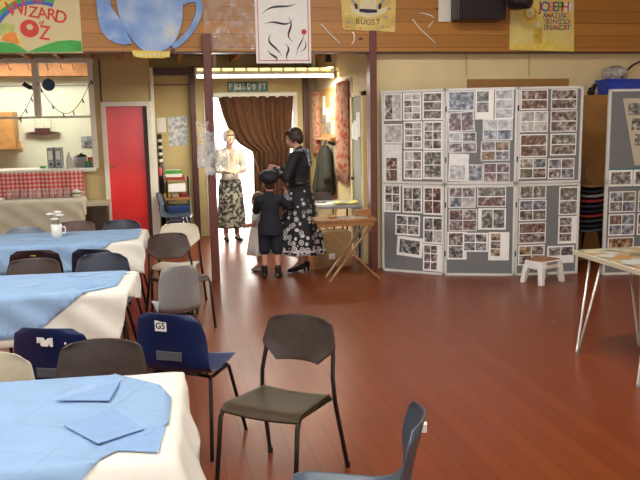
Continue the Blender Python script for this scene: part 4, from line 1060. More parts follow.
MB().lathe([(.0655, .040), (.0688, .047), (.0688, .060), (.066, .068)]).build('pattern_band', 'leaf', t, smooth=True)
MB().tube([(.06, 0, .08), (.10, 0, .075), (.10, 0, .04), (.06, 0, .03)], .007).build('handle', 'ceramic', t, smooth=True)
tag(MB().box((0, 0, .02), (.30, .2, .04)).build('folded_cloth', 'white', loc=(-2.25, 10.62, .778), bevel=.01), 'folded white cloth on the left end of the serving table', 'cloth')
t = thing('low_cabinet', 'small dark cabinet with a beige top between serving table and red door', 'cabinet', (-.93, 10.88, 0))
MB().b2(-.17, .14, -.18, .28, 0, .66).build('body', 'soffit', t); MB().b2(-.19, .16, -.20, .29, .66, .70).build('top', 'card', t, bevel=.004)
# things on the counter
B_ = None
for k in range(2):
    lab = ['grey lever arch binder on the hatch counter, the left of the two', 'grey lever arch binder on the hatch counter, the right of the two'][k]
    if B_ is None:
        B_ = thing('ring_binder', lab, 'binder', (-1.56, YK+.12, CT), 0, 'binders on the hatch counter')
        MB().b2(-.043, .043, 0, .26, 0, .29).build('cover', 'bindergrey', B_, bevel=.004)
        MB().b2(-.028, .028, -.003, 0, .12, .24).build('spine_label', 'paper', B_)
        MB().cyl((0, -.003, .055), (0, .002, .055), .018).build('finger_ring', 'ink', B_)
    else: dup(B_, (-1.455, YK+.12, CT), 0, lab)
t = thing('plastic_bottle', 'white plastic bottle right of the grey binders', 'bottle', (-1.31, YK+.12, CT))
MB().lathe([(.038, 0), (.04, .02), (.04, .13), (.02, .17), (.015, .19)]).build('bottle', 'ceramic', t, smooth=True); MB().lathe([(.018, .185), (.018, .215), (.01, .22)]).build('cap', 'whitepaint', t)
t = thing('plastic_bottle', 'small white bottle just left of the dark pot', 'bottle', (-1.24, YK+.16, CT))
MB().lathe([(.03, 0), (.032, .02), (.032, .09), (.015, .12), (.013, .14)]).build('bottle', 'whitepaint', t, smooth=True); MB().lathe([(.016, .138), (.016, .16)]).build('cap', 'white', t)
t = thing('saucepan', 'grey metal pot with a dark lid on the hatch counter', 'pot', (-1.14, YK+.14, CT))
MB().lathe([(.07, 0), (.075, .01), (.075, .15), (.07, .15)]).build('pan', 'bindergrey', t, smooth=True); MB().lathe([(.078, .15), (.075, .17), (.02, .19), (.015, .205)]).build('lid', 'black', t, smooth=True)
t = thing('tray', 'blue tray under the packets at the right end of the hatch counter', 'tray', (-1.09, YK+.14, CT))
t.location.z = CT; MB().b2(-.0, .14, -.16, .10, .0, .018).build('tray_base', plain('tray_blue', (.03,.12,.20), .4), t, bevel=.004)
for k, (x, y, s, m_, lb) in enumerate(((-1.02, .10, (.07, .10, .12), 'red', 'red packet on the blue tray'), (-.985, .02, (.06, .08, .09), 'woodplain', 'tan packet at the end of the blue tray'), (-1.045, .0, (.05, .07, .07), 'greenpaint', 'small green packet on the blue tray'))):
    tag(MB().box((0, 0, s[2]/2), s).build('packet', m_, loc=(x, YK+y+.1, CT+.0185), bevel=.005), lb, 'packet', 'packets on the hatch counter')
tag(MB().ell((0, 0, .02), (.05, .04, .02), None, 12).build('sponge', 'greenpaint', loc=(-1.66, YK+.08, CT), smooth=True), 'small green sponge left of the grey binders', 'sponge')
tag(MB().b2(-.09, .09, -.004, 0, -.10, .10).build('wall_poster', 'photo_bw', loc=(-1.26, 13.596, 1.47)), 'small dark picture on the kitchen back wall', 'poster')
t = thing('candle_shelf', 'dark curved wall shelf holding three pale candles in the kitchen', 'shelf', (-1.96, 13.6, 1.62))
MB().prism([(-.28, .03), (-.14, .0), (0, -.015), (.14, .0), (.28, .03), (.14, .045), (-.14, .045)], -.10, 0).build('shelf_board', 'darkpost', t)
MB().box((0, -.05, .075), (.24, .06, .06)).build('candle_block', 'darkpost', t)
for x in (-.12, 0, .12): MB().cyl((x, -.05, .10), (x, -.05, .26), .017).build('candle', 'candle', t)
t = thing('wall_cabinet', 'pale wood wall cabinet at the left of the kitchen', 'cabinet', (-2.85, 13.42, 1.38))
MB().b2(-.5, .5, -.14, .18, 0, .62).build('carcass', 'woodplain', t); MB().b2(-.49, -.01, -.16, -.14, .01, .61).build('door', 'woodplain', t, bevel=.004); MB().b2(.01, .49, -.16, -.14, .01, .61).build('door', 'woodplain', t, bevel=.004)
tag(MB().lathe([(.0, 0), (.06, .0), (.10, .05), (.095, .05), (.05, .01)]).build('serving_bowl', 'ceramic', loc=(-2.70, 13.4, 2.0), smooth=True), 'white bowl on top of the kitchen wall cabinet', 'bowl')
tag(MB().b2(-.02, .02, -.02, .0, -.10, .06).ell((.02, -.02, -.08), (.03, .02, .05), None, 10).build('hanging_brush', 'woodplain', loc=(-2.31, 13.38, 1.46), smooth=False), 'wooden brush hanging beside the kitchen wall cabinet', 'brush')
t = thing('hanging_plate', 'dark blue round plate hung behind the hatch post', 'plate', (-1.53, YK+.25, 2.33))
MB().cyl((0, 0, 0), (0, .02, 0), .085, seg=28).build('disc', plain('plate_blue', (.012,.03,.10), .5), t)
MB().tube([(0, .01, .08), (0, .01, .36)], .003).build('cord', 'ink', t)
t = thing('clip_lamp', 'small black clip lamp on the hatch post', 'lamp', (-1.72, YK-.02, 2.28))
MB().cyl((-.10, -.03, .06), (-.0, -.01, -.01), .035, .03).build('lamp_head', 'black', t); MB().cyl((0, -.01, -.01), (.03, .0, -.03), .012).build('clamp', 'black', t)
def string(pts, label):
    t = thing('fairy_lights', label, 'string lights', (0, 0, 0)); MB().tube(pts, .005, 6).build('wire', 'ink', t)
    for i, p in enumerate(pts):
        if i % 3 == 1: MB().cyl(V(p), V(p)+V((.015, -.01, -.055)), .006, .011, 8).build('bulb', 'ink', t)
ys = YK-.06
string([(-1.64+.72*k/16, ys, 2.42-.56*(1-(2*(k/16)-1.1)**2*1.0) if 0 else 2.42-.50*math.sin(PI*min(1, (k/16)*.93+.04))) for k in range(17)], 'dark string of small lights drooping across the hatch between its posts')
string([(-1.70-.22*k/8, ys, 2.20-.36*k/8-.03*math.sin(PI*k/8)) for k in range(9)], 'dark string of small lights hanging left of the hatch post')
for k, x in enumerate((-2.22, -2.0, -1.75, -1.50, -1.32, -1.16)):
    t = thing('cup_hook', '%s white hook hanging from the top of the hatch frame' % ['leftmost', 'second from left', 'third from left', 'third from right', 'second from right', 'rightmost'][k], 'hook', (x, YK+.0, 2.61), 0, 'hooks on the hatch frame')
    MB().tube([(0, 0, 0), (.0, 0, -.05), (.02, 0, -.09), (.03, 0, -.075)], .007, 6).build('hook', 'white', t)

# ------------------------------------------------------------------ painted signs and fittings on the header
# helper: photo-frame units -> metres on the header face (measured once for this wall)
def hx(x): return 8.42*math.tan(R(11.6)+math.atan((x-324.)/779.))+.095
def hz(x, y): return 3.030+(x-80)*.00015-y*(.01006+(x-80)*2.75e-6)
YS = YB

def sign(name, label, cat='sign'):
    return thing(name, label, cat, (0, YS, 0))
# --- storybook musical sign
t = sign('painted_sign', 'cream painted sign with red lettering, rainbow and green hills, at the top left')
x0, x1, zb, ztp = -1.95, hx(80), 2.497, 3.22
MB().b2(x0, x1, -.012, 0, zb, ztp).build('sign_board', 'creamboard', t, bevel=.006)
cxr, czr = hx(37), hz(37, 50)
for (ra, rb, mt) in ((.445, .485, 'bluepaint'), (.487, .52, 'greenpaint'), (.522, .585, 'yellow'), (.587, .68, 'red')):
    pts = [(cxr+(ra+rb)/2*math.cos(a), czr+(ra+rb)/2*1.02*math.sin(a)) for a in [R(70)+R(110)*k/24 for k in range(25)]]
    MB().prism(band(pts, (rb-ra)/2, (rb-ra)/2), -.015, -.012).build('rainbow_stripe', mt, t)
def P2(*a): return [(hx(p[0]), hz(p[0], p[1])) for p in a]
MB().prism(P2((24,52),(32,49),(42,45),(55,41),(70,40),(79,41),(79.5,51.5),(60,52)), -.015, -.012).build('hill', 'greenpaint', t)
MB().prism(P2((0,42),(10,43),(18,47),(25,52.3),(-20,53),(-20,44)), -.016, -.012).build('hill', 'greenpaint', t)
MB().prism(P2((-10,25),(6,23),(14,25),(12,32),(0,36),(-10,36)), -.0145, -.012).build('cloud', 'palegreen', t)
MB().prism(P2((-2,40),(3,34),(9,32),(14,33),(17,40),(17,45),(10,43)), -.015, -.0125).build('setting_sun', 'orange', t)
MB().prism(P2((14,33),(17,36),(19,43),(22,48),(18,46),(16,40)), -.0155, -.0125).build('path', 'yellow', t)
for ch, x, y, sz, ro in (('W',16,9,.155,-8),('I',25.5,11,.12,10),('Z',33,12.5,.125,8),('A',42,13.5,.125,0),('R',51,15,.13,6),('D',60,17.5,.14,14)):
    text_mesh(ch, sz*1.25, .002, T(hx(x), -.015, hz(x, y), R(ro)), 'lettering', 'red', t, sx=.95)
text_mesh('THE', .065, .002, T(hx(38), -.015, hz(38, 2.5), R(3)), 'lettering', 'red', t)
text_mesh('of', .06, .002, T(hx(40.5), -.015, hz(40.5, 22.5)), 'lettering', 'red', t)
g = MB(); a, b = ellpoly(hx(28), hz(28, 28.5), .092, .088, 30), ellpoly(hx(28.5), hz(28.5, 27), .032, .030, 30)
va = [g.bm.verts.new((p[0], -.017, p[1])) for p in a]; vb = [g.bm.verts.new((p[0], -.017, p[1])) for p in b]
for i in range(30): g.bm.faces.new((va[i], va[(i+1) % 30], vb[(i+1) % 30], vb[i]))
g.build('lettering', 'red', t, solid=.004, off=-1)
text_mesh('Z', .20, .002, T(hx(43), -.015, hz(43, 33.5), R(8)), 'lettering', 'red', t, sx=.8)
# --- blue teapot cut-out
t = sign('teapot_cutout', 'large blue painted wooden teapot cut-out hung on the header', 'cut-out')
def pp(*a): return P2(*a)
body = pp((122,-22),(117,-8),(117,6),(119,18),(124,30),(130,40),(137,48),(143,52),(157,52.5),(164,50),(172,43),(178,33),(182,20),(183,4),(180,-12),(172,-24))
MB().prism(body, -.03, 0).build('pot_body', 'teapot', t, bevel=.008)
MB().prism(pp((95,-6),(97,2),(97.5,14),(98,24),(101,33),(106,39),(113,43),(122,45),(130,44),(126,34),(121,22),(116,14),(111,6),(110,-6)), -.026, 0).build('spout', 'teapotblue', t, bevel=.008)
hp = bez([(hx(178), hz(178, 3)), (hx(196), hz(196, -2)), (hx(206), hz(206, -12)), (hx(205), hz(205, 22)), (hx(185), hz(185, 40)), (hx(170), hz(170, 47))], 20)
MB().prism(band(hp, .038, .03), -.026, 0).build('handle', 'teapotblue', t, bevel=.006)
MB().prism(pp((129.5,51.5),(131,50.5),(167,51.5),(168,53),(167,57.5),(158,58.6),(140,58.6),(131,57)), -.036, 0).build('foot_ring', 'yellow', t, bevel=.006)
for k in range(8): MB().prism(ellpoly(hx(134.5+k*4.4), hz(140, 55), .012, .02, 10), -.039, -.036).build('ring_dot', 'hatcream', t)
# --- white poster with brush strokes
t = sign('brush_poster', 'white poster with a red border, black brush strokes and a small red flower', 'poster')
xa, xb = hx(254.5), hx(310); za, zb_ = hz(280, 63.5), 3.2
MB().b2(xa, xb, -.012, 0, za, zb_).build('poster_board', 'white', t)
g = MB(); e = .025; w = .008
g.b2(xa+e, xb-e, -.014, -.012, za+e, za+e+w).b2(xa+e, xa+e+w, -.014, -.012, za+e, zb_-e).b2(xb-e-w, xb-e, -.014, -.012, za+e, zb_-e).build('border', 'red', t)
for q in ([(262,14),(272,2),(284,10),(296,4)], [(264,24),(276,18),(284,30),(292,20)], [(288,18),(296,28),(280,34),(292,42)], [(270,34),(262,44),(276,46),(280,56)], [(284,44),(292,50),(282,54),(286,60)], [(266,50),(270,58),(278,56),(274,62)]):
    MB().prism(band(bez(P2(*q), 14), .011), -.015, -.012).build('brush_stroke', 'ink', t)
MB().prism(band(bez(P2((295,55),(297,44),(302,42),(303,34)), 12), .006), -.015, -.012).build('brush_stroke', 'ink', t)
MB().prism(band(bez(P2((299,52),(304,50),(306,46),(304,41)), 12), .006), -.015, -.012).build('brush_stroke', 'ink', t)
g = MB()
for a in range(5): g.prism(ellpoly(hx(303)+.016*math.cos(a*1.257), hz(303, 32)+.016*math.sin(a*1.257), .016, .016, 10), -.0155-.0002*a, -.012)
g.build('flower', 'red', t)
# --- hat sign
t = sign('hat_sign', 'yellow painted sign with a pale hat and the word BUGSY above the right post')
MB().prism(P2((339.5,-14),(341,10),(342,28),(344,30),(394.5,32.2),(395.5,0),(395,-14)), -.014, 0).build('sign_board', 'bugsyyellow', t, bevel=.004)
MB().prism(P2((349,5),(356,9),(368,11),(380,9),(388,6),(384,13),(376,16.5),(367,17.5),(358,16),(352,12)), -.017, -.014).build('hat_brim', 'hatcream', t)
MB().prism(P2((359,10),(360,2),(363,-3),(368,-1),(373,-3),(376,2),(376.5,10),(368,12)), -.019, -.014).build('hat_crown', 'hatcream', t)
MB().prism(P2((358.5,9),(376.5,9.8),(376.3,12.8),(367,13.2),(359,12)), -.021, -.014).build('hat_band', plain('hat_band', (.012,.014,.06), .6), t)
for s_ in (-1, 1):
    c_ = 367.5
    q = [(c_+s_*dx, y) for dx, y in ((19,-4),(22,-5),(12,7),(13.5,9.5),(10,10),(9,6))] if s_ > 0 else [(c_-dx, y) for dx, y in ((19,-4),(22,-5),(12,7),(13.5,9.5),(10,10),(9,6))]
    MB().prism(P2(*q), -.0165, -.014).build('pistol', 'grey', t)
    MB().prism(P2((c_+s_*11,4),(c_+s_*14,4),(c_+s_*12.5,9.5),(c_+s_*10.5,9.5)), -.018, -.014).build('grip', 'ink', t)
for ch, x, y in (('B',357,21.5),('U',362.5,22),('G',368,22.6),('S',372.5,22.6),('Y',377.5,21.6)):
    text_mesh(ch, .085, .001, T(hx(x), -.016, hz(x, y)), 'lettering', 'inkgold', t)
for (x, y, m_) in ((348,22,'grey'),(346,14,'hatcream'),(385,17,'grey'),(388,27,'orange'),(360,28.5,'orange'),(382,27,'grey'),(389,9,'grey'),(346,27,'orange')):
    MB().prism(ellpoly(hx(x), hz(x, y), .026, .010, 10), -.0155, -.014).build('painted_fleck', m_, t)
# --- coat musical sign
t = sign('golden_poster', 'pale yellow poster with coloured lettering, a sun swirl and a robed figure', 'poster')
xj0, xj1 = 4.02, 4.84
JX = lambda x: xj0+(x-510)/64.5*(xj1-xj0)
JZ = lambda y: 3.10-(y)*.0114
MB().prism([(JX(510.5), JZ(-12)), (JX(510.5), JZ(50)), (JX(575.5), JZ(51.5)), (JX(573.5), JZ(-12))], -.012, 0).build('poster_board', 'paleyellow', t)
for (r0, m_) in ((.105, 'yellow'), (.07, 'gold'), (.035, 'hatcream')):
    MB().prism(band(ellpoly(JX(530), JZ(13), r0, r0, 30, 0, R(345), False), .014, .014), -.014, -.012).build('sun_ring', m_, t)
MB().prism([(JX(510.6), JZ(49.8)), (JX(575), JZ(51.2)), (JX(575), JZ(46)), (JX(556), JZ(43)), (JX(545), JZ(38)), (JX(530), JZ(43)), (JX(510.6), JZ(45))], -.0135, -.012).build('sand', 'yellow', t)
MB().prism([(JX(535), JZ(43.5)), (JX(534), JZ(33)), (JX(536), JZ(27)), (JX(541), JZ(27)), (JX(543), JZ(33)), (JX(542.5), JZ(43.5))], -.0165, -.013).build('robed_figure', 'gold', t)
MB().prism(ellpoly(JX(538.5), JZ(25), .026, .036, 14), -.017, -.013).build('figure_head', 'hatcream', t)
cols = ['red', 'bluepaint', 'orange', 'purple', 'greenpaint']
for row, (s_, xs, xe, y, sz) in enumerate((('JOSEPH', 540, 565, 7, .135), ('AMAZING', 545, 567, 15.5, .075), ('TECHNICOLOR', 545, 570, 21.5, .068), ('DREAMCOAT', 546, 569, 27.5, .072))):
    for i, ch in enumerate(s_):
        xx = xs+(xe-xs)*i/(len(s_)-1)
        text_mesh(ch, sz*1.15, .001, T(JX(xx), -.0145, JZ(y)), 'lettering', cols[(i+row) % 5], t, sx=.85 if row else 1.)
MB().b2(JX(564.5), JX(572), -.015, -.012, JZ(11), JZ(3)).build('white_patch', 'white', t)
# --- loudspeaker and pale panel
t = thing('loudspeaker', 'black loudspeaker fixed to the header left of the yellow poster', 'loudspeaker', (3.60, 8.20, 2.84))
MB().b2(-.31, .27, -.02, .20, 0, .42).build('cabinet', 'black', t, bevel=.015)
MB().lathe([(.06, -.02), (.085, 0), (.10, .06), (.10, .22), (.075, .24)], (0, 0, 0), 28).build('horn', 'black', t, smooth=True)
hn = [c for c in t.children if c.name.startswith('horn')][0]; hn.location = (.30, -.06, .19); hn.rotation_euler = (R(90), 0, R(35))
MB().b2(-.25, .22, .20, .22, .05, .37).build('bracket', 'blackmetal', t)
tag(MB().b2(-.10, .10, -.01, 0, -.2, .2).build('pale_panel', 'whitepaint', loc=(3.25, YS, 3.045)), 'pale blank panel on the header left of the loudspeaker', 'panel')
# --- white streaks on the header boards, drawn as thin tubes
for k, (q, lb) in enumerate((([(320,24),(326,31),(333,37),(339,44)], 'slanting white streak right of the brush stroke poster'), ([(352,32),(355,36),(354,41),(351,44)], 'short curved white streak under the hat sign'),
        ([(412,19),(418,28),(426,34),(436,44)], 'long slanting white streak right of the hat sign'), ([(419,13.5),(425,13),(431,15),(434,18)], 'short level white streak above the long one right of the hat sign'), ([(433,21),(431,24),(429,26),(428,27)], 'tiny white streak beside the long one right of the hat sign'))):
    pts = bez(P2(*q), 10); g = MB()
    g.tube([(p[0], YB-.008-.006*math.sin(i), p[1]) for i, p in enumerate(pts)], .0075, 6)
    tag(g.build('white_streak', 'whitepaint', smooth=True), lb, 'streamer', 'white streaks on the header')
g = MB(); g.grid(lambda u, v: (.50+.55*u, -.012+.008*math.sin(u*19+v*7)+.006*math.sin(v*23), 2.53+.6*v), 40, 40)
tag(g.build('polythene_sheet', 'film', loc=(0, YB-.012, 0), smooth=True), 'clear crinkled polythene sheet over the header boards beside the teapot', 'plastic sheet')
# --- wallets taped round the left post
for k, (x, z, w, h_, rz_) in enumerate(((.45, 1.52, .17, .50, .25), (.60, 1.50, .19, .46, -.2), (.53, 1.42, .16, .46, 0))):
    g = MB(); g.grid(lambda u, v: (-w/2+w*u, .008*math.sin(u*6+k)+.006*math.sin(v*9), -h_/2+h_*v), 12, 16)
    tag(g.build('plastic_wallet', 'wallet', loc=(x, 8.320-.006*k, z), rz=rz_, smooth=True), ['clear plastic wallet of papers on the left side of the left post', 'clear plastic wallet of papers on the right side of the left post', 'clear plastic wallet of papers across the front of the left post'][k], 'plastic wallet', 'wallets taped to the post')

# ------------------------------------------------------------------ people
def hand(mb, wrist, direction, palmn, side, s=1.0, curl=.5):
    d = V(direction).normalized(); n = V(palmn); n = (n-d*n.dot(d)).normalized(); sv = d.cross(n)*side
    w = V(wrist)
    pc = w+d*.045*s
    mb.cap(w, .021*s, pc, .024*s); mb.cap(pc-sv*.018*s, .016*s, pc+d*.03*s-sv*.02*s, .012*s); mb.cap(pc+sv*.018*s, .016*s, pc+d*.03*s+sv*.02*s, .012*s)
    for i, L in enumerate((.062, .072, .066, .05)):
        b = pc+d*.032*s+sv*(.026-.0175*i)*s
        k1 = b+(d*math.cos(curl*.6)+n*math.sin(curl*.6))*L*.5*s
        k2 = k1+(d*math.cos(curl*1.6)+n*math.sin(curl*1.6))*L*.5*s
        mb.cap(b, .0085*s, k1, .008*s, 8); mb.cap(k1, .008*s, k2, .0065*s, 8)
    tb = pc+sv*.022*s-d*.015*s
    t1 = tb+(sv*.7+d*.6+n*.3).normalized()*.032*s; t2 = t1+(d*.9+n*.5).normalized()*.026*s
    mb.cap(tb, .011*s, t1, .0095*s, 8); mb.cap(t1, .0095*s, t2, .0075*s, 8)
def head(mb, c, s, fwd, nod=0.):
    """skull, jaw, nose, ears; fwd is -y locally rotated by fwd about z and nodded"""
    rot = (Matrix.Rotation(fwd, 3, 'Z') @ Matrix.Rotation(nod, 3, 'X'))
    def q(x, y, z): return V(c)+rot @ (V((x, y, z))*s)
    mb.ell(q(0, .01, .02), (.072*s, .088*s, .095*s), rot, 20)
    mb.ell(q(0, -.03, -.045), (.052*s, .055*s, .06*s), rot, 16)
    mb.ell(q(0, -.062, -.085), (.022*s, .02*s, .018*s), rot, 10)
    mb.cap(q(0, -.078, .015), .009*s, q(0, -.100, -.025), .0135*s, 8)
    mb.cap(q(-.03, -.072, .03), .013*s, q(.03, -.072, .03), .013*s, 8)
    mb.cap(q(-.018, -.082, -.055), .009*s, q(.018, -.082, -.055), .009*s, 8)
    for e in (-1, 1):
        mb.ell(q(e*.074, .008, -.005), (.011*s, .02*s, .032*s), rot, 10); mb.ell(q(e*.04, -.06, -.02), (.02*s, .02*s, .022*s), rot, 10)
    return q, rot
def face_bits(q, rot, s, parent):
    for e in (-1, 1):
        MB().ell(q(e*.030, -.079, .008), (.0095*s, .0045*s, .005*s), rot, 10).build('eye', 'eyewhite', parent, smooth=True)
        MB().ell(q(e*.030, -.0825, .008), (.0055*s, .003*s, .005*s), rot, 8).build('iris', 'eye', parent, smooth=True)
    MB().ell(q(0, -.0925, -.056), (.022*s, .006*s, .007*s), rot, 10).build('lips', 'lips', parent, smooth=True)
def ringpts(cx, cy, z, rx, ry, n=72, f=0, amp=0., ph=0.):
    return [(cx+(rx+amp*math.sin(f*2*PI*k/n+ph))*math.cos(2*PI*k/n), cy+(ry+amp*math.sin(f*2*PI*k/n+ph))*math.sin(2*PI*k/n), z) for k in range(n)]
def skirt(levels, f, parent, mat, name='skirt'):
    g = MB(); g.loft([ringpts(0, cy, z, rx, ry, 96, f, a, .4) for (z, rx, ry, cy, a) in levels], cap=False)
    return g.build(name, mat, parent, smooth=True, solid=.006)
def shoe(parent, a, toe, mat, heel=0., s=1., boot=0.):
    """a: heel point on the floor, toe: toe point"""
    a, b = V(a), V(toe); d = (b-a).normalized(); g = MB(); h = heel
    g.cap(a+V((0,0,.035*s+h)), .033*s, a+d*.09*s+V((0,0,.03*s+h*.55)), .033*s); g.cap(a+d*.09*s+V((0,0,.03*s+h*.45)), .034*s, b-d*.03*s+V((0,0,.026*s)), .026*s)
    if boot: g.cap(a+d*.02*s+V((0,0,.05*s)), .04*s, a+d*.02*s+V((0,0,boot)), .042*s)
    o = link_mesh('shoe', remeshed(g, .007), mat, parent)
    if heel: MB().cyl(a-d*.012+V((0,0,0)), a-d*.0+V((0,0,.05+h)), .009, .02, 10).build('heel', mat, o)
    return o

def person(label, loc, rz): return thing('person', label, 'person', loc, rz)
# --- woman in black jacket and patterned skirt
p = person('woman in black jacket and black and white patterned skirt, seen from behind beside the children', (1.53, 8.60, 0), R(-118))
g = MB()
for s_ in (-1, 1):
    g.cap((s_*.075, .0, .90), .075, (s_*.08, -.01, .52), .06); g.cap((s_*.085, -.01, .52), .055, (s_*.075, .02, .36), .056); g.cap((s_*.075, .02, .36), .055, (s_*.07, .03, .14), .035); g.cap((s_*.07, .03, .14), .034, (s_*.07, -.04, .075), .028)
g.cap((0, .0, .95), .105, (0, 0, 1.12), .098); g.cap((0, 0, 1.12), .098, (0, .0, 1.27), .12); g.cap((-.12, 0, 1.36), .06, (.12, 0, 1.36), .06)
g.cap((0, .01, 1.38), .058, (0, -.02, 1.48), .05)
q1, rt1 = head(g, (0, -.05, 1.555), 1.0, R(-8), R(14))
EL = {-1: (-.225, -.06, 1.13), 1: (.225, -.08, 1.12)}; WR = {-1: (-.05, -.27, 1.215), 1: (.06, -.26, 1.18)}
for s_ in (-1, 1):
    g.cap((s_*.165, 0, 1.355), .05, EL[s_], .04); g.cap(EL[s_], .038, WR[s_], .026)
    hand(g, WR[s_], (-s_*.25, -.9, .15), (-s_, -.3, 0), s_, 1.0, .9)
b1 = link_mesh('body', remeshed(g, .0052), 'skin', p)
face_bits(q1, rt1, 1., p)
g = MB(); g.ell(q1(0, .028, .045), (.088, .090, .085), rt1, 20); g.ell(q1(0, .07, -.01), (.07, .045, .07), rt1, 16); g.ell(q1(-.0, -.035, .085), (.07, .055, .035), rt1, 16)
for e in (-1, 1): g.ell(q1(e*.068, .02, .01), (.02, .045, .055), rt1, 12)
link_mesh('hair', remeshed(g, .008), 'brownhair', p)
g = MB()
g.cap((0, 0, .95), .135, (0, 0, 1.12), .118); g.cap((0, 0, 1.12), .118, (0, 0, 1.28), .145); g.cap((-.13, .005, 1.345), .075, (.13, .005, 1.345), .075); g.cap((0, .01, 1.38), .07, (0, .005, 1.425), .062)
for s_ in (-1, 1):
    g.cap((s_*.165, 0, 1.35), .068, EL[s_], .058); w_ = V(EL[s_]).lerp(V(WR[s_]), .86); g.cap(EL[s_], .056, w_, .040)
link_mesh('jacket', remeshed(g, .010), 'darkjacket', p)
g = MB(); g.lathe([(.125, -.03), (.132, -.03), (.136, 0), (.132, .03), (.125, .03)], (0, 0, 1.05), 32); g.build('belt', 'blackshoe', p, smooth=True)
g = MB(); g.cap((-.05, .075, 1.43), .022, (.05, .075, 1.43), .022); g.cap((.02, .12, 1.41), .03, (.03, .145, 1.26), .024); g.cap((-.05, .06, 1.43), .02, (-.055, -.04, 1.41), .02); g.cap((.05, .06, 1.43), .02, (.055, -.04, 1.41), .02)
link_mesh('scarf', remeshed(g, .008), 'scarf', p)
skirt([(1.0, .13, .115, 0, 0), (.92, .165, .15, 0, .002), (.78, .195, .185, 0, .008), (.6, .225, .215, 0, .016), (.42, .26, .25, 0, .022), (.27, .29, .285, 0, .026), (.235, .295, .29, 0, .027)], 9, p, 'skirt_bw')
for s_ in (-1, 1):
    sh = shoe(p, (s_*.072, .06, 0), (s_*.078, -.15, 0), 'blackshoe', heel=.05)
    MB().tube([(s_*.07+.038*math.cos(a), .03+.038*math.sin(a), .115) for a in [2*PI*k/14 for k in range(14)]], .006, 6, True).build('ankle_strap', 'blackshoe', sh)
cam_t = thing('camera', 'small black camera held up by the woman in the black jacket', 'camera', (1.235, 8.46, 1.16), R(-118))
MB().b2(-.055, .055, -.03, .03, -.02, .075).build('camera_body', 'black', cam_t, bevel=.006); MB().cyl((0, -.03, .03), (0, -.075, .03), .028).build('lens', 'slot', cam_t, bevel=.003); MB().b2(-.02, .02, -.015, .015, .075, .095).build('viewfinder', 'black', cam_t)

# --- woman in the doorway
p = person('woman in white top and long leaf patterned skirt standing in the bright doorway', (.965, 11.25, 0), R(12))
g = MB()
for s_ in (-1, 1):
    g.cap((s_*.085, .01, .88), .085, (s_*.08, 0, .48), .06); g.cap((s_*.08, 0, .48), .052, (s_*.085, .03, .10), .034); g.cap((s_*.085, .03, .10), .032, (s_*.09, -.05, .05), .028)
g.cap((0, 0, .9), .125, (0, 0, 1.08), .11); g.cap((0, 0, 1.08), .11, (0, 0, 1.22), .125); g.cap((-.12, 0, 1.315), .055, (.12, 0, 1.315), .055); g.cap((0, .01, 1.33), .055, (0, -.01, 1.43), .048)
q2, rt2 = head(g, (0, -.035, 1.52), 1.0, R(6), R(12))
EL = {-1: (-.22, .01, 1.07), 1: (.22, .01, 1.07)}; WR = {-1: (-.09, -.19, 1.045), 1: (.10, -.19, 1.04)}
for s_ in (-1, 1):
    g.cap((s_*.16, 0, 1.31), .048, EL[s_], .038); g.cap(EL[s_], .036, WR[s_], .025); hand(g, WR[s_], (-s_*.85, -.45, 0), (0, .3, -1), -s_, 1., .8)
link_mesh('body', remeshed(g, .0055), 'skinpale', p); face_bits(q2, rt2, 1., p)
g = MB(); g.ell(q2(0, .025, .05), (.088, .09, .082), rt2, 20); g.ell(q2(0, .06, -.01), (.075, .045, .06), rt2, 16); g.ell(q2(.0, -.05, .085), (.062, .035, .028), rt2, 14)
for e in (-1, 1): g.ell(q2(e*.072, .01, .02), (.02, .045, .05), rt2, 12)
link_mesh('hair', remeshed(g, .008), 'greyhair', p)
g = MB(); g.cap((0, 0, .88), .145, (0, 0, 1.08), .128); g.cap((0, 0, 1.08), .128, (0, .005, 1.22), .142); g.cap((-.125, .01, 1.30), .068, (.125, .01, 1.30), .068)
g.cap((-.06, .03, 1.35), .05, (.06, .03, 1.35), .05)
for s_ in (-1, 1):
    g.cap((s_*.16, 0, 1.305), .064, EL[s_], .055); w_ = V(EL[s_]).lerp(V(WR[s_]), .55); g.cap(EL[s_], .053, w_, .045)
link_mesh('knitted_top', remeshed(g, .010), 'whiteknit', p)
g = MB(); g.prism([(-.045, 1.37), (.045, 1.37), (.0, 1.20)], -.155, -.135); g.build('neckline', 'skinpale', p)
skirt([(.93, .155, .14, 0, 0), (.8, .18, .165, 0, .003), (.5, .195, .18, 0, .012), (.25, .205, .19, 0, .016), (.21, .205, .19, 0, .016)], 8, p, 'skirt_leaf')
for s_ in (-1, 1): shoe(p, (s_*.085, .06, 0), (s_*.11, -.16, 0), 'blackshoe')
tag(MB().box((0, 0, 0), (.10, .05, .02)).build('purse', 'creampanel', loc=(.935, 11.03, 1.055), bevel=.006), 'small pale purse held in both hands by the woman in the doorway', 'purse')

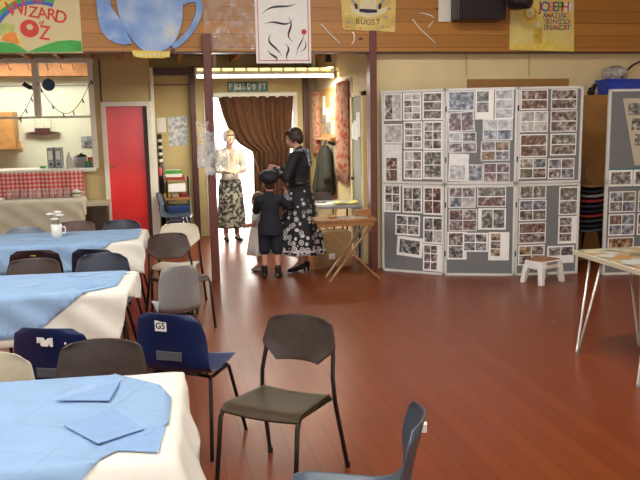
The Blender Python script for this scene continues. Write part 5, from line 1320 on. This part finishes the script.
# --- boy in dark cap
p = person('boy in dark cap and navy jacket seen from behind, one arm raised', (1.148, 8.36, 0), R(165))
g = MB()
for s_ in (-1, 1):
    g.cap((s_*.065, 0, .60), .07, (s_*.07, -.01, .34), .05); g.cap((s_*.07, -.01, .34), .043, (s_*.075, .015, .09), .03); g.cap((s_*.075, .015, .09), .03, (s_*.08, -.05, .045), .026)
g.cap((0, 0, .62), .095, (0, 0, .76), .085); g.cap((0, 0, .76), .088, (0, 0, .84), .092); g.cap((-.08, 0, .90), .045, (.08, 0, .90), .045); g.cap((0, .0, .9), .042, (0, -.01, 1.0), .04)
q3, rt3 = head(g, (0, -.02, 1.075), .86, R(10), R(-6))
EL = {-1: (-.20, -.08, .80), 1: (.17, -.10, .76)}; WR = {-1: (-.165, -.20, .95), 1: (.10, -.24, .86)}
for s_ in (-1, 1):
    g.cap((s_*.115, 0, .90), .04, EL[s_], .033); g.cap(EL[s_], .031, WR[s_], .022); hand(g, WR[s_], (-s_*.2, -.5, .7), (-s_, 0, 0), s_, .78, .9)
link_mesh('body', remeshed(g, .005), 'skin', p); face_bits(q3, rt3, .86, p)
g = MB(); g.ell(q3(0, .02, .04), (.075, .078, .07), rt3, 16); g.ell(q3(0, .055, -.02), (.06, .035, .05), rt3, 14)
link_mesh('hair', remeshed(g, .008), 'brownhair', p)
g = MB(); g.ell(q3(0, .02, .085), (.112, .112, .085), rt3, 24); g.ell(q3(0, .01, .055), (.085, .09, .04), rt3, 20); g.ell(q3(0, -.11, .055), (.065, .06, .014), rt3, 14); g.ell(q3(0, .02, .15), (.012, .012, .012), rt3, 8)
link_mesh('cap', remeshed(g, .008), 'darkjacket', p)
g = MB(); g.cap((0, 0, .60), .128, (0, 0, .76), .105); g.cyl((0, 0, .50), (0, 0, .60), .138, .128); g.cap((0, 0, .76), .105, (0, 0, .85), .112); g.cap((-.085, 0, .895), .06, (.085, 0, .895), .06); g.cap((0, .01, .93), .055, (0, 0, .955), .05)
for s_ in (-1, 1):
    g.cap((s_*.115, 0, .895), .055, EL[s_], .048); w_ = V(EL[s_]).lerp(V(WR[s_]), .35); g.cap(EL[s_], .047, w_, .042)
link_mesh('jacket', remeshed(g, .009), 'boyjacket', p)
for s_ in (-1, 1):
    g = MB(); a = V(EL[s_]).lerp(V(WR[s_]), .36); b = V(EL[s_]).lerp(V(WR[s_]), .82); g.cap(a, .044, b, .032); link_mesh('shirt_cuff', remeshed(g, .008), 'greycuff', p)
g = MB()
for s_ in (-1, 1): g.cap((s_*.06, 0, .60), .085, (s_*.072, 0, .33), .068)
link_mesh('short_trousers', remeshed(g, .009), 'boyjacket', p)
for s_ in (-1, 1): shoe(p, (s_*.075, .035, 0), (s_*.095, -.13, 0), 'blackshoe', s=.85, boot=.13)
tag(MB().tube([(1.165, 8.61, .92), (1.10, 8.64, 1.12), (1.03, 8.70, 1.35)], .007, 6).build('thin_stick', plain('pale_red_stick', (.42,.22,.16), .6)), 'thin pale stick held upright by the boy', 'stick')

# --- small girl in white
p = person('small girl in a long white dress half hidden behind the boy', (1.085, 8.84, 0), R(-120))
g = MB()
for s_ in (-1, 1):
    g.cap((s_*.05, 0, .46), .06, (s_*.05, 0, .24), .042); g.cap((s_*.05, 0, .24), .036, (s_*.05, .01, .07), .026); g.cap((s_*.05, .01, .07), .026, (s_*.055, -.045, .04), .023)
g.cap((0, 0, .48), .08, (0, 0, .66), .075); g.cap((-.06, 0, .70), .038, (.06, 0, .70), .038); g.cap((0, 0, .70), .034, (0, -.01, .78), .034)
q4, rt4 = head(g, (0, -.02, .845), .80, 0, R(5))
EL = {-1: (-.13, -.02, .57), 1: (.13, -.02, .57)}; WR = {-1: (-.08, -.14, .53), 1: (.08, -.14, .54)}
for s_ in (-1, 1):
    g.cap((s_*.085, 0, .70), .032, EL[s_], .026); g.cap(EL[s_], .025, WR[s_], .019); hand(g, WR[s_], (-s_*.3, -.9, 0), (-s_, 0, 0), s_, .66, .8)
link_mesh('body', remeshed(g, .005), 'skin', p); face_bits(q4, rt4, .8, p)
g = MB(); g.ell(q4(0, .02, .04), (.072, .076, .07), rt4, 16); g.ell(q4(0, .055, -.03), (.062, .04, .07), rt4, 14)
link_mesh('hair', remeshed(g, .008), 'fairhair', p)
g = MB(); g.cap((0, 0, .52), .095, (0, 0, .66), .088); g.cap((-.06, 0, .695), .05, (.06, 0, .695), .05)
for s_ in (-1, 1): g.cap((s_*.085, 0, .695), .046, V((s_*.085, 0, .70)).lerp(V(EL[s_]), .45), .044)
link_mesh('bodice', remeshed(g, .008), 'whitedress', p)
skirt([(.56, .095, .09, 0, 0), (.45, .125, .12, 0, .004), (.3, .15, .145, 0, .010), (.2, .165, .16, 0, .013)], 7, p, 'whitedress', 'dress_skirt')
for s_ in (-1, 1): shoe(p, (s_*.05, .03, 0), (s_*.06, -.11, 0), 'bindergrey', s=.7)

# ------------------------------------------------------------------ light
w = bpy.data.worlds.new('sky'); SC.world = w; w.use_nodes = True
bgn = w.node_tree.nodes['Background']; bgn.inputs[0].default_value = (.86, .93, 1., 1); bgn.inputs[1].default_value = 1.1
def area(name, loc, rot, sx, sy, power, col=(1,1,1), spread=None):
    l = bpy.data.lights.new(name, 'AREA'); l.shape = 'RECTANGLE'; l.size = sx; l.size_y = sy; l.energy = power; l.color = col
    o = bpy.data.objects.new(name, l); COL.objects.link(o); o.location = loc; o.rotation_euler = rot
    return o
sun = bpy.data.lights.new('sun', 'SUN'); sun.energy = 32; sun.angle = R(1); sun.color = (1, .97, .92)
so = bpy.data.objects.new('sun', sun); COL.objects.link(so); so.rotation_euler = V((.5, .55, -.65)).to_track_quat('-Z', 'Y').to_euler()
# unseen fill lamps added under the hall ceiling, stronger on the left
for (x, y, e_) in ((-2.5, 1.5, 115), (2.0, 1.5, 70), (-2.5, 5.2, 95), (2.0, 5.2, 85)):
    area('hall_fill', (x, y, 4.1), (0, 0, 0), 1.8, .3, e_, (1, .985, .95))
# the lit strip fitting in the recess, an unseen area light added in the kitchen, the wall spot
area('recess_light', (1.43, 10.42, 2.35), (0, 0, 0), 1.8, .1, 60, (1, .96, .80))
area('kitchen_light', (-2.2, 12.4, 2.9), (0, 0, 0), 2.0, 1.0, 62, (1, 1, .94))
sp = bpy.data.lights.new('wall_spot', 'SPOT'); sp.energy = 22; sp.spot_size = R(75); sp.spot_blend = .6; sp.color = (1, .85, .5); sp.shadow_soft_size = .02
o = bpy.data.objects.new('wall_spot', sp); COL.objects.link(o); o.location = (2.30, 10.42, 2.555); o.rotation_euler = V((.35, 0, -1)).to_track_quat('-Z', 'Y').to_euler()
# camera flash
fl = bpy.data.lights.new('flash', 'AREA'); fl.size = .06; fl.energy = 10
o = bpy.data.objects.new('flash', fl); COL.objects.link(o); o.matrix_world = mm @ Matrix.Translation((.04, .06, .02))

SC.view_settings.view_transform = 'Standard'; SC.view_settings.look = 'None'
SC.view_settings.gamma = 1; SC.view_settings.exposure = 0.40; SC.view_settings.use_curve_mapping = False
